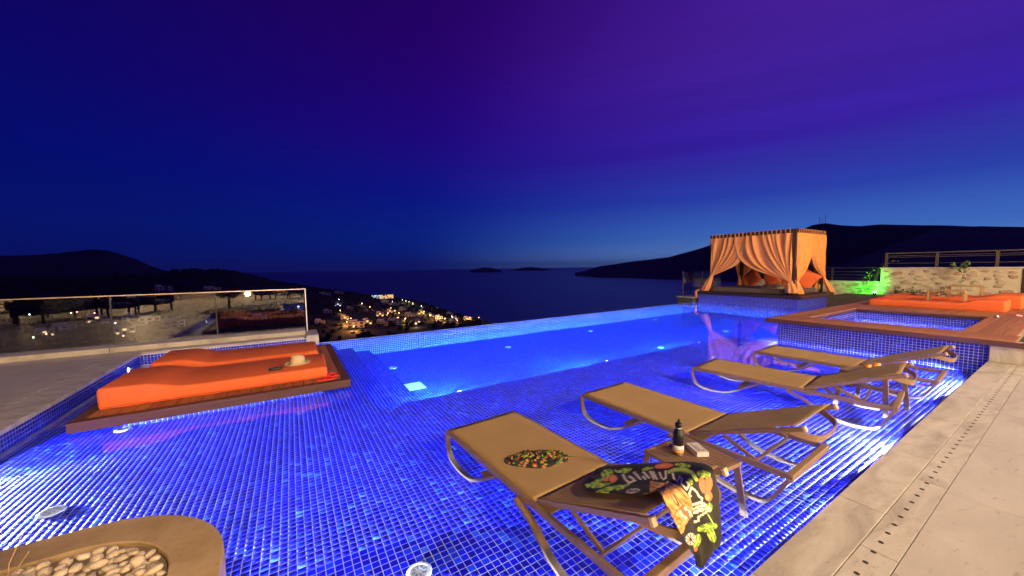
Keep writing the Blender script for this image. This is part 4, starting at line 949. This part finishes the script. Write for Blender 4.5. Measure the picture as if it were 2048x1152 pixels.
# far block and glass beyond the edge
fb = thing('tiled_block', 'small tiled block with stone coping beside the daybed at the infinity edge', 'block', (16.6, 10.15, 0))
MB().box(-.85, 3.5, -.42, .35, -1.2, .04).build('core', mat('dark_tile_block', (.10, .10, .09), .5), fb); MB().box(-.92, 3.5, -.45, .40, .042, .09).build('coping', M_stone2, fb, bevel=.005)
g3 = thing('glass_screen', 'clear glass screen beyond the infinity edge left of the daybed', 'glass', (16.0, 10.4, .09))
MB().box(.02, 1.6, -.006, .006, 0, 1.15).build('glass_pane', M_glass, g3); MB().box(1.63, 3.3, -.006, .006, 0, 1.15).build('glass_pane', M_glass, g3)
MB().tube([(0, 0, 0), (0, 0, 1.17)], .02, 8).build('post', M_rail, g3); MB().tube([(1.615, 0, 0), (1.615, 0, 1.17)], .02, 8).build('post', M_rail, g3)

# ------------------------------------------------------------------ fittings on the pool floor
def inlet(label, loc, r=.075, slots=True, grp='white floor inlets of the pool'):
    t = thing('floor_inlet', label, 'pool inlet', loc, 0, grp)
    MB().lathe([(r, 0), (r, .006), (r*.93, .011), (r*.72, .013), (r*.7, .010), (0, .010)], 24).build('cover', M_white, t, smooth=False)
    if slots:
        for k in range(8):
            a = k*math.pi/4; MB().bar((r*.28*math.cos(a), r*.28*math.sin(a), .0108), (r*.55*math.cos(a), r*.55*math.sin(a), .0108), r*.12, .002).build('slot', mat('slot_grey', (.25, .27, .32), .6), t)
for (px, py, z, lab) in ((103, 1022, SZ, 'white round floor inlet near the pebble planter, farther left'), (246, 858, SZ, 'white round floor inlet by the platform edge'), (838, 1143, SZ, 'white round floor inlet at the bottom edge of the picture'),
    (786, 735, DZ, 'white basin inlet nearest the steps'), (1016, 694, DZ, 'white basin inlet second from the steps'), (1181, 662, DZ, 'white basin inlet third from the steps'), (1310, 639, DZ, 'white basin inlet fourth from the steps'), (1412, 627, DZ, 'white basin inlet nearest the daybed'),
    (1321, 695, DZ, 'white basin inlet close to the shelf edge'), (1451, 662, DZ, 'white basin inlet close to the shelf edge, nearer the tub')):
    q = P(px, py, z+.01); inlet(lab, (q[0], q[1], z+.002), .075 if z == SZ else .085, z == SZ)
q = P(828, 773, DZ)
dg = thing('drain_grate', 'pale square drain grate on the basin floor by the steps', 'drain', (q[0], q[1], DZ+.003))
MB().box(-.17, .17, -.2, .2, 0, .008).build('frame', M_white, dg)
for k in range(9): MB().box(-.15, .15, -.18+k*.04, -.18+k*.04+.022, .0082, .014).build('grate_bar', M_white, dg)

# ------------------------------------------------------------------ underwater lights
BL = (.60, .74, 1.)
def pool_light(label, loc, aim, e, size=.06, spot=160, grp='underwater pool lights', col=(.62, .67, 1.), near=.5):
    t = thing('pool_light', label, 'pool light', loc, 0, grp); a = Vector(aim).normalized(); qn = a.to_track_quat('Z', 'Y').to_euler()
    o = MB().lathe([(.055, -.012), (.055, .004), (.045, .010)], 16).build('bezel', M_steel, t); o.rotation_euler = qn
    o = MB().lathe([(.042, .0102), (.036, .013)], 16).build('lens', emis('cool_lens', (.75, .88, 1.), 25), t); o.rotation_euler = qn
    if loc[2] == zS:                                       # added hood that keeps the beam under the surface
        sd = a.cross(Vector((0, 0, 1))).normalized(); c_ = [a*.0-sd*.06, a*.0+sd*.06, a*.055+sd*.06, a*.055-sd*.06]
        MB().add([tuple(v+Vector((0, 0, .014))) for v in c_]+[tuple(v+Vector((0, 0, .018))) for v in c_], [(3,2,1,0),(4,5,6,7),(0,1,5,4),(1,2,6,5),(2,3,7,6),(3,0,4,7)]).build('hood', M_white, t)
        size = .014
    up_ = 2.5; vh = 24.; ah = Vector((a.x, a.y, 0)).normalized()         # flat fan-shaped beam that stays under the surface
    dn = R(up_-vh); aim_ = Vector((ah.x*math.cos(dn), ah.y*math.cos(dn), math.sin(dn)))
    l = lamp('light', 'SPOT', tuple(a*.03), col, e, t, size, None, R(spot), .06); l.rotation_euler = aim_.to_track_quat('-Z', 'Y').to_euler(); l.scale = (1, math.tan(R(vh))/math.tan(R(spot/2)), 1)
    d = l.data; d.use_nodes = True; lt = d.node_tree; em = [n for n in lt.nodes if n.type == 'EMISSION'][0]
    lf = N(lt, 'ShaderNodeLightFalloff', ins={0: 1., 1: .04}); ad = N(lt, 'ShaderNodeMath', operation='MULTIPLY_ADD', ins={1: near}); lt.links.new(lf.outputs['Quadratic'], ad.inputs[0]); lt.links.new(lf.outputs['Linear'], ad.inputs[2]); lt.links.new(ad.outputs[0], em.inputs['Strength'])   # guided between floor and surface
zS = -.175
ES = 260
for k, (x, w) in enumerate(((.25, .7), (1.9, .8), (3.2, .7), (4.75, 1.3), (6.4, .7), (8.05, 1.5))):  # first, third and fifth are added to even out the shelf light
    pool_light('underwater light in the near coping wall, %s from the camera' % ('first', 'second', 'third', 'fourth', 'fifth', 'sixth')[k], (x, CE+.01, zS), (0, 1, .0), ES*w, near=3. if w > 1 else .1)
pool_light('added underwater light in the curved side of the pebble planter', (PLX+.012, 1.7, zS), (1, .15, .0), ES*1.5, near=.2)  # added to fill the dark band on the near shelf
pool_light('underwater light in the left pool wall beside the planter', (XL+.012, 4.75, zS), (1, 0, .02), ES*1.4, near=2.5)
pool_light('underwater light in the left pool wall behind the cushions', (XL+.012, 8.9, zS), (1, .0, .02), ES*.55, spot=155, near=3)
pool_light('underwater light in the side of the tub near its pool corner', (9.55, 3.735, zS), (-.7, .7, .02), ES*.35)
for k, x in enumerate((2.0, 5.0, 8.0, 11.0, 14.2)):
    yy = SY+.012 if x < 9.3 else 3.74
    pool_light('underwater light in the basin wall below the shelf, %s from the steps' % ('first', 'second', 'third', 'fourth', 'fifth')[k], (x, yy, -.27), (0, 1, -.06), 500, col=(.05, .42, 1.), near=1.5)
# the riser face below the shelf edge that carries them
b = MB(); b.box(1.58, XJ, SY-.02, SY, DZ, SZ-.002); b.build('shelf_riser', M_grout, rs, fix=False)
tile_field('shelf_riser_mosaic', rs, (XJ, SY+.001, DZ), (-1, 0, 0), Z_, int((XJ-1.6)/T), 7)
pool_light('underwater light inside the tiled tub', (10.075, 2.9, -.02), (1, .2, 0), 1300, near=2.)

# ------------------------------------------------------------------ sea, hills, town
SEA = -101.
def sheet(name, x0, x1, y0, y1, z, m):
    return tag(MB().add([(x0, y0, z), (x1, y0, z), (x1, y1, z), (x0, y1, z)], [(0, 1, 2, 3)]).build(name, m, fix=False), kind='structure')
M_sea = mat('night_sea', (.004, .008, .03), .32, bump=.5, bscale=.06, spec=.5)
sheet('sea', -40000, 40000, -4000, 40000, SEA, M_sea)
M_hill = mat('dark_scrub_hill', (.020, .020, .014), .95, var=.4, scale=.02)
def polar_hill(name, sil, dist, depth_front, z_front, m, seed, back=1.35, rough=6., ncol=160, nr=26):
    """sil: list of (px, py) silhouette; dist: list of distances at those px"""
    pxs = np.linspace(sil[0][0], sil[-1][0], ncol); pys = np.interp(pxs, [s[0] for s in sil], [s[1] for s in sil]); ds = np.interp(pxs, [s[0] for s in sil], dist)
    rows = []
    for px_, py_, d in zip(pxs, pys, ds):
        r = ray(px_, py_); hd = math.hypot(r[0], r[1]); c = np.array([0, 0, CAMH])+r*(d/hd); row = []
        for k in range(nr):
            s = k/(nr-1); f = depth_front+(back-depth_front)*s
            if f <= 1: t = (f-depth_front)/(1-depth_front); z = z_front+(c[2]-z_front)*(t**1.15)
            else: t = (f-1)/(back-1); z = c[2]+(SEA-6-c[2])*(t**1.4)
            x, y = c[0]*f, c[1]*f
            z += rough*noise.fractal(Vector((x*.004+seed, y*.004, 0)), 1., 2., 5)*(.25+.75*min(1, abs(f-1)*6))
            row.append((x, y, z))
        rows.append(row)
    return tag(MB().grid(rows).build(name, m, smooth=True, fix=False), kind='structure')
polar_hill('far_hill', [(-260, 520), (-80, 514), (0, 512), (60, 510), (115, 506), (150, 502), (185, 499), (215, 501), (245, 510), (275, 520), (300, 531), (330, 541), (420, 549)], [3800]*13, .55, SEA-5, M_hill, 1, rough=14)
polar_hill('mountain', [(1150, 547), (1165, 543), (1200, 532), (1260, 523), (1340, 513), (1385, 500), (1420, 489), (1500, 476), (1560, 466), (1600, 458), (1625, 447), (1650, 443), (1680, 447), (1720, 449), (1762, 446), (1850, 448), (1950, 450), (2048, 452), (2300, 440)], [5200, 5150, 5000, 4700, 4300, 4100, 4000, 3700, 3600]+[3500]*10, .66, SEA-5, M_hill, 4, rough=12, ncol=260)
polar_hill('near_ridge', [(1560, 545), (1690, 528), (1760, 500), (1830, 472), (1880, 458), (1960, 453), (2048, 455), (2300, 440)], [1500]*8, .1, -25, M_hill, 7, rough=10)
polar_hill('island', [(940, 541), (952, 537.5), (968, 534.5), (985, 536), (1003, 540.5)], [9000]*5, .97, SEA-2, M_hill, 9, 1.04, 3, 40)
polar_hill('island', [(1030, 538.5), (1045, 535), (1062, 533.5), (1078, 535.5), (1100, 538)], [12000]*5, .97, SEA-2, M_hill, 11, 1.04, 3, 40)
# the slope below the terrace, down to the bay
cols_ = {-400: (900, 40), -200: (1000, 30), 0: (1150, None), 300: (1200, None)}
SIL = [(-420, 556), (-150, 552), (0, 552), (180, 550), (300, 546), (345, 540), (385, 536), (440, 537), (475, 541), (520, 552), (560, 562), (640, 575), (700, 583), (745, 590), (830, 600), (900, 624), (960, 640), (1060, 668), (1250, 720), (1500, 800), (1800, 900), (2100, 1000)]
SD = [800, 900, 950, 1000, 1050, 1080, 1100, 1150, 1180, 1230, 1280, 1330, 1370, 1400, 1170, 850, 720]
def slope_crest(px_):
    py_ = np.interp(px_, [s[0] for s in SIL], [s[1] for s in SIL]); r = ray(px_, py_); hd = math.hypot(r[0], r[1])
    if px_ >= 745:
        t = (SEA-CAMH)/r[2]; d = hd*t
    else: d = np.interp(px_, [s[0] for s in SIL[:17]], SD)
    return r, hd, d, CAMH+r[2]/hd*d
AZ_PX = np.linspace(-420, 2100, 300)
CRT = [slope_crest(p) for p in AZ_PX]
RR = np.concatenate([np.geomspace(16, 250, 16), np.linspace(280, 1450, 34)])
def prof_z(d, zc, r):
    if r <= d:
        z1 = np.interp(r, [0, 16, 60, 200, 420], [-5, -7, -26, -52, -72]); zl = zc+(min(-72, zc-8)-zc)*((d-r)/max(d-300, 50)) if r > 300 else z1
        w = np.clip((r-200)/220, 0, 1); a = z1*(1-w)
        zfar = min(-72., zc) if zc < -72 else -72.
        z2 = -72+(zc+72)*np.clip((r-420)/max(d-420, 30), 0, 1)**1.2
        return min(a+z2*w, 0) if zc < -60 else a+z2*w
    return zc+(SEA-8-zc)*min(1, (r-d)/140)**1.0
def slope_z(px_, r):
    _, _, d, zc = slope_crest(px_); return prof_z(d, zc, r)
rows = []
for p_, (r3, hd, d, zc) in zip(AZ_PX, CRT):
    row = []
    for r in RR:
        x, y = r3[0]/hd*r, r3[1]/hd*r; z = prof_z(d, zc, r)+(2.2*noise.fractal(Vector((x*.012, y*.012, 2)), 1., 2., 4) if 40 < r < d*.97 else 0)
        row.append((x, y, z))
    rows.append(row)
tag(MB().grid(rows).build('hillside', M_hill, smooth=True, fix=False), kind='structure')
def hit(px_, py_):
    r3 = ray(px_, py_); hd = math.hypot(r3[0], r3[1]); _, _, d, zc = slope_crest(px_); prev = None
    for r in np.linspace(60, d*1.0, 700):
        if CAMH+r3[2]/hd*r <= prof_z(d, zc, r)+.3: return Vector((r3[0]/hd*r, r3[1]/hd*r, prof_z(d, zc, r)))
    return Vector((r3[0]/hd*d*.99, r3[1]/hd*d*.99, prof_z(d, zc, d*.99)))
M_wallw = mat('rendered_wall', (.55, .53, .52), .9, var=.05); M_roof = mat('flat_roof', (.34, .30, .30), .9, var=.1)
M_win = {'w': emis('lit_window_warm', (1., .62, .25), 2.2), 'c': emis('lit_window_cool', (.8, .9, 1.), 2.0), 'd': mat('dark_window', (.02, .025, .04), .2)}
LOOK = {'w': 'warm lit windows', 'c': 'cool lit windows', 'd': 'dark windows'}
HNAMES = []
def house(px_, py_, w, d, h, lit, label, rz=None, nw=3, floors=2):
    p = hit(px_, py_); az = math.atan2(p.y, p.x); t = thing('house', label, 'house', p-Vector((0, 0, .6)), (az-R(90)) if rz is None else rz, 'houses of the town below the pool')
    MB().box(-w/2, w/2, 0, d, -3, h).build('wall', M_wallw, t)
    rf = MB().box(-w/2-.3, w/2+.3, -.3, d+.3, h+.002, h+.35).build('roof', M_roof, t)
    if floors > 1: MB().box(-w/2+.6, w*.1, d*.3, d*.9, h+.352, h+2.6).build('roof_room', M_wallw, t)
    fh = h/floors
    for f in range(floors):
        for k in range(nw):
            x = -w/2+w*(k+.5)/nw; l = lit if (k+f) % 2 == 0 else 'd'
            MB().box(x-w/nw*.28, x+w/nw*.28, -.05, .02, f*fh+fh*.25, f*fh+fh*.8).build('window', M_win[l], t)
    return t
def street_lamp(px_, py_, e, label, col=(1., .42, .1), h=6.):
    p = hit(px_, py_); t = thing('street_lamp', label, 'street lamp', p-Vector((0, 0, .3)), 0, 'street lamps of the town')
    MB().tube([(0, 0, 0), (0, 0, h)], .12, 6).build('pole', M_rail2, t)
    MB().lathe([(.15, h-.1), (.5, h+.25), (.5, h+.6), (.1, h+.8)], 8).build('lantern', emis('sodium_lamp_%d' % int(col[1]*100), col, 22), t)
    lamp('light', 'POINT', (0, 0, h-1.), col, e, t, .5)
WORD = ['lower left', 'upper left', 'middle', 'upper right', 'lower right']
HS = [(712, 655, 20, 12, 8, 'd', 'large pale house above the orange lit road'), (735, 648, 12, 9, 6, 'w', 'pale house beside the large house with warm windows'), (690, 640, 11, 8, 6, 'w', 'house just left of the orange lit road'),
      (655, 628, 12, 8, 6, 'd', 'dim house on the slope right of the glass end post'), (676, 612, 12, 9, 6, 'c', 'house with one cool window high on the dark slope'), (700, 620, 11, 8, 5, 'd', 'dim house below the house with the cool window'),
      (650, 590, 26, 8, 6, 'd', 'long dim row of houses near the top of the slope'), (678, 588, 22, 8, 7, 'd', 'dim terrace house at the right end of the hilltop row'), (770, 606, 18, 10, 8, 'd', 'broad pale house under the long lit hotel'),
      (790, 612, 16, 9, 6, 'd', 'pale house right of and below the hotel'), (806, 622, 15, 9, 6, 'd', 'house in the middle of the town with a dark front'), (780, 626, 11, 8, 6, 'w', 'house among the orange lights in mid town'),
      (760, 632, 12, 8, 6, 'w', 'small house left of the mid town lights'), (820, 634, 16, 10, 6, 'd', 'wide dark house right of mid town'), (843, 628, 11, 8, 6, 'w', 'house by the bright yellow street light'),
      (862, 634, 11, 8, 5, 'w', 'warm lit house near the sea side of town'), (878, 640, 12, 8, 6, 'd', 'dim house beside the two orange lamps'), (900, 632, 12, 8, 6, 'd', 'pale dim house nearest the shore'),
      (912, 641, 10, 7, 5, 'c', 'house with cool light close to the pool edge line'), (935, 641, 13, 8, 5, 'w', 'warm lit house at the right end of the town'), (790, 648, 20, 12, 6, 'd', 'large dark roofed house behind the infinity edge'),
      (765, 650, 14, 10, 6, 'd', 'dark house between the large pale house and the pool edge'), (838, 648, 12, 8, 5, 'w', 'small warm house just above the pool edge'), (640, 650, 12, 9, 6, 'd', 'dim house low on the slope by the glass post'),
      (195, 645, 16, 10, 8, 'w', 'pinkish house seen through the left glass panel'), (222, 652, 13, 9, 6, 'd', 'house beside the pane joint of the balustrade'), (130, 662, 16, 10, 6, 'd', 'dim house low in the far left pane'),
      (262, 640, 14, 9, 7, 'd', 'dim house in the upper part of the middle pane'), (300, 648, 18, 10, 8, 'd', 'broad dim house in the middle of the second pane'), (250, 668, 16, 10, 7, 'w', 'house near the bottom of the second pane'),
      (350, 655, 18, 10, 8, 'd', 'dim house behind the middle of the glass balustrade'), (322, 584, 13, 8, 10, 'd', 'pale block standing just above the balustrade rail'), (341, 584, 6, 6, 8, 'd', 'narrow pale tower beside the block above the rail'),
      (425, 580, 24, 9, 5, 'd', 'low pale building on the ridge above the rail'), (90, 672, 12, 8, 6, 'w', 'house with warm lights at the far left bottom pane'), (520, 640, 16, 9, 6, 'd', 'dim house behind the right glass pane')]
for a in HS: house(*a)
# the lit hotel by the sea
p = hit(765, 597); ht = thing('hotel', 'long lit hotel block at the top of the town by the sea', 'building', p-Vector((0, 0, 1)), math.atan2(p.y, p.x)-R(86))
MB().box(-34, 34, 0, 14, -4, 14).build('wall', M_wallw, ht); MB().box(-35, 35, -1, 15, 14.01, 14.8).build('roof', M_roof, ht)
for f in range(3):
    for k in range(20):
        x = -32+k*3.35; l = 'c' if (k < 8) else 'w'; l = l if rng.random() < .8 else 'd'
        MB().box(x, x+2.1, -.06, .02, 1.+f*4.4, 3.6+f*4.4).build('window', M_win[l], ht)
LS = [(678, 604, 40, (1, .95, .85)), (681, 628, 400, (1, .45, .12)), (702, 645, 1600, (1, .40, .1)), (694, 652, 1200, (1, .42, .1)), (708, 662, 1500, (1, .40, .1)), (785, 608, 500, (1, .6, .45)), (782, 622, 600, (1, .45, .15)), (790, 628, 500, (1, .45, .15)), (798, 633, 300, (1, .5, .15)),
      (776, 634, 400, (1, .4, .1)), (812, 606, 400, (1, .8, .5)), (818, 608, 400, (1, .8, .5)), (826, 611, 400, (1, .75, .45)), (805, 604, 300, (1, .85, .6)), (843, 617, 300, (.8, .95, 1)), (838, 626, 500, (1, .6, .1)), (848, 630, 500, (1, .62, .12)), (860, 637, 350, (1, .5, .12)),
      (811, 645, 500, (1, .6, .15)), (796, 643, 300, (1, .35, .1)), (876, 641, 700, (1, .5, .15)), (890, 645, 700, (1, .45, .15)), (904, 640, 250, (.9, .95, 1)), (940, 642, 350, (1, .45, .12)), (958, 641, 300, (1, .4, .1)), (915, 649, 300, (1, .4, .1)),
      (832, 656, 200, (1, .6, .2)), (724, 612, 150, (1, .6, .3)), (740, 620, 200, (1, .5, .2)), (68, 688, 60, (.8, 1, .5)), (94, 680, 60, (1, .4, .2)), (248, 684, 40, (1, .3, .2)), (232, 657, 60, (1, .7, .6)), (190, 636, 60, (1, .3, .2)), (60, 640, 50, (.8, .9, 1)), (155, 634, 60, (1, .3, .3)), (143, 636, 60, (.9, 1, 1))]
ORD = 'first second third fourth fifth sixth seventh eighth ninth tenth eleventh twelfth thirteenth fourteenth fifteenth sixteenth seventeenth eighteenth nineteenth twentieth'.split(); cnt = {}
for a, c, e, col in sorted(LS):
    hue = 'orange' if col[1] < .55 else 'yellow' if col[2] < .3 else 'white'; k = cnt.get(hue, 0); cnt[hue] = k+1
    street_lamp(a, c, e*(30 if a > 320 else 3), 'small %s street lamp, %s %s one from the left in the town below' % (hue, ORD[k], hue), col)
bl = hit(865, 616); pcl = thing('lit_jetty', 'small blue lit seaside terrace at the shore of the town', 'terrace', bl, math.atan2(bl.y, bl.x)-R(90)); MB().box(-14, 14, 0, 6, -2, 1).build('platform', M_wallw, pcl); MB().box(-12, 12, -.3, -.05, 0, 1.).build('light_strip', emis('blue_strip', (.15, .5, 1.), .9), pcl)
# scrub on the slope
tr = MB(); g = np.random.default_rng(12)
ico = bmesh.new(); bmesh.ops.create_icosphere(ico, subdivisions=1, radius=1); IV = [v.co.copy() for v in ico.verts]; IF = [tuple(v.index for v in f.verts) for f in ico.faces]; ico.free()
for _ in range(3800):
    px_ = g.uniform(-100, 960); _, _, d, zc = slope_crest(px_); r = math.sqrt(g.uniform(300**2, (d*.985)**2)); r3 = ray(px_, 600); hd = math.hypot(r3[0], r3[1]); s = g.uniform(1.6, 3.6)
    c = Vector((r3[0]/hd*r, r3[1]/hd*r, prof_z(d, zc, r)+s*.3)); sc = Vector((g.uniform(.8, 1.3), g.uniform(.8, 1.3), g.uniform(.7, 1.2)))*s
    tr.add([c+Vector((v.x*sc.x*(1+.3*g.normal()), v.y*sc.y, v.z*sc.z*(1+.3*g.normal()))) for v in IV], IF)
tag(tr.build('hillside_trees', mat('night_foliage', (.016, .020, .011), .95), fix=False), 'dark scrub and trees covering the slope below the pool', 'trees', kind='stuff')
for k, (a, c, h) in enumerate(((1639, 445, 45), (1644, 444, 30), (1651, 443, 55))):
    r3 = ray(a, c); hd = math.hypot(r3[0], r3[1]); p = Vector((r3[0]/hd*3500, r3[1]/hd*3500, CAMH+r3[2]/hd*3500-4))
    t = thing('radio_mast', 'thin radio mast on the mountain top, %s' % ('leftmost of three', 'short middle one', 'tallest and rightmost')[k], 'mast', p)
    MB().tube([(0, 0, 0), (0, 0, h)], [1.6, .9], 6).build('pole', M_rail, t); MB().box(-3, 3, -.4, .4, h*.7, h*.72).build('crossarm', M_rail, t)

# ------------------------------------------------------------------ the house terrace behind the camera (seen in the glass)
hs = thing('villa', 'villa front with lit glass doors behind the terrace', 'house', (4, -7.2, 0))
M_vw = mat('villa_render', (.62, .55, .45), .85, bump=.2, bscale=40)
MB().box(-18, -3, -.4, 0, -.1, 3.4).build('wall', M_vw, hs); MB().box(14, 18, -.4, 0, -.1, 3.4).build('wall', M_vw, hs); MB().box(-3, 14, -.4, 0, 2.7, 3.4).build('wall', M_vw, hs)
MB().box(-18, 18, -.4, -.02, 3.71, 7.4).build('upper_wall', M_vw, hs); MB().box(-18.5, 18.5, -3, .9, 3.42, 3.7).build('balcony', M_vw, hs); MB().box(-18.5, 18.5, -3, .9, 7.42, 7.7).build('roof', M_vw, hs)
M_door = emis('lit_room', (1., .62, .30), .01)
for k in range(6):
    x = -3+k*17/6
    d_ = MB().box(x+.05, x+17/6-.05, -.3, -.28, .0, 2.7).build('glass_door', emis('lit_glass_door', (1., .72, .43), 11), hs)
    MB().box(x-.04, x+.045, -.32, -.02, 0, 2.7).build('door_frame', M_rail2, hs)
def lantern(label, loc, e, h=.3):
    t = thing('wall_lantern', label, 'lamp', loc, 0, 'lanterns on the villa terrace')
    MB().box(-.09, .09, -.09, .09, 0, .03).build('base', M_blk, t); MB().box(-.06, .06, -.06, .06, .031, h-.04).build('glow', emis('lantern_glow', (1., .6, .25), 16), t); MB().box(-.09, .09, -.09, .09, h-.039, h).build('lid', M_blk, t)
    lamp('light', 'POINT', (0, .2, h*.5), (1., .62, .28), e, t, .12)
lantern('glowing lantern at the foot of the villa wall, far left in the reflection', (-11.3, -6.9, 0), 700)
lantern('glowing lantern at the foot of the villa wall, right in the reflection', (-2.3, -6.9, 0), 700)
def flood(label, x, e, col=(1., .74, .46), y=-7.1, z=6.6):  # added unseen lamps: light from higher up for the lounger backs
    t = thing('added_floodlight', label, 'lamp', (x, y, z), 0, 'added floodlights on the upper villa wall')
    MB().box(-.15, .15, -.1, .1, -.1, .1).build('housing', M_blk, t, bevel=.01); MB().box(-.12, .12, .101, .106, -.07, .07).build('lens', emis('flood_lens', (1., .78, .5), 30), t)
    lamp('light', 'SPOT', (0, .25, -.02), col, e, t, .25, None, R(150), .5).rotation_euler = Vector((0, 1, -.55)).to_track_quat('-Z', 'Y').to_euler()
flood('added floodlight on the upper villa wall, left of three', -4.5, 2000, (1., .66, .36)); flood('added floodlight on the upper villa wall, middle of three', 3., 3600); flood('added floodlight on the upper villa wall, right of three', 11., 4500)
def post_lamp(label, loc, e, h):
    t = thing('terrace_lamp', label, 'lamp', loc, 0, 'tall terrace lamps'); MB().tube([(0, 0, 0), (0, 0, h)], .04, 8).build('pole', M_blk, t)
    MB().lathe([(.04, h), (.16, h+.04), (.16, h+.34), (.04, h+.38)], 12).build('lantern', emis('lantern_glow', (1., .6, .25), 16), t); lamp('light', 'POINT', (0, 0, h-.25), (1., .64, .32), e, t, .2)
post_lamp('tall lamp on the deck side of the terrace', (15.5, -4.6, 0), 900, 4.2)
post_lamp('tall lamp at the left of the terrace', (-6.5, -4.5, 0), 800, 3.2)
M_wick = mat('dark_wicker', (.03, .022, .018), .7, bump=.6, bscale=120); M_bluec = mat('blue_cushion', (.03, .06, .30), .8)
def armchair(label, loc, rz, w=.8, m=None, seatm=None, cat='armchair'):
    t = thing('armchair', label, cat, loc, rz)
    for sx in (-1, 1):
        for sy in (-1, 1): MB().bar((sx*(w/2-.05), sy*.32, .001), (sx*(w/2-.05), sy*.32, .3), .05, .05).build('leg', m or M_wick, t)
        MB().box(sx*w/2-.05, sx*w/2+.05, -.38, .38, .301, .6).build('armrest', m or M_wick, t, bevel=.02)
    MB().box(-w/2+.052, w/2-.052, -.36, .36, .26, .34).build('seat', m or M_wick, t, bevel=.01); MB().box(-w/2+.052, w/2-.052, .30, .40, .342, .82).build('backrest', m or M_wick, t, bevel=.02)
    MB().box(-w/2+.06, w/2-.06, -.34, .295, .343, .46).build('seat_cushion', seatm or M_bluec, t, bevel=.03)
armchair('dark wicker sofa on the terrace, mirrored in the left pane', (-6.6, 2.6, .0), R(-70), 1.9, cat='sofa')
armchair('dark wicker armchair behind the mirrored sofa', (-7.9, 1.0, .0), R(-30))
armchair('blue cushioned chair on the terrace, nearer the pool', (-5.4, 2.0, .0), R(150))
armchair('blue cushioned chair on the terrace, nearer the villa', (-4.7, .8, .0), R(120))
armchair('dark chair at the villa wall, left of two in the right pane', (-1.2, -3.0, .0), R(200)); armchair('dark chair at the villa wall, right of two in the right pane', (.2, -3.2, .0), R(170))
ct = thing('coffee_table', 'low dark coffee table on the terrace, mirrored in the glass', 'table', (-8.0, 3.2, 0), R(15))
MB().box(-.6, .6, -.35, .35, .36, .40).build('tabletop', M_wick, ct, bevel=.005)
for sx in (-1, 1):
    for sy in (-1, 1): MB().bar((sx*.55, sy*.3, .001), (sx*.55, sy*.3, .359), .05, .05).build('leg', M_wick, ct)

# ------------------------------------------------------------------ evening haze over the bay
hm = bpy.data.materials.new('evening_haze'); hm.use_nodes = True; t = hm.node_tree; t.nodes.clear()
pv_n = N(t, 'ShaderNodeVolumePrincipled', ins={'Color': (.8, .86, 1., 1.), 'Density': 2.2e-5, 'Anisotropy': 0.}); o = N(t, 'ShaderNodeOutputMaterial'); t.links.new(pv_n.outputs[0], o.inputs['Volume'])
tag(MB().box(-41000, 41000, -5000, 41000, SEA-12, 620).build('haze', hm, fix=True), 'thin blue evening haze over the sea and hills', 'haze', kind='stuff')
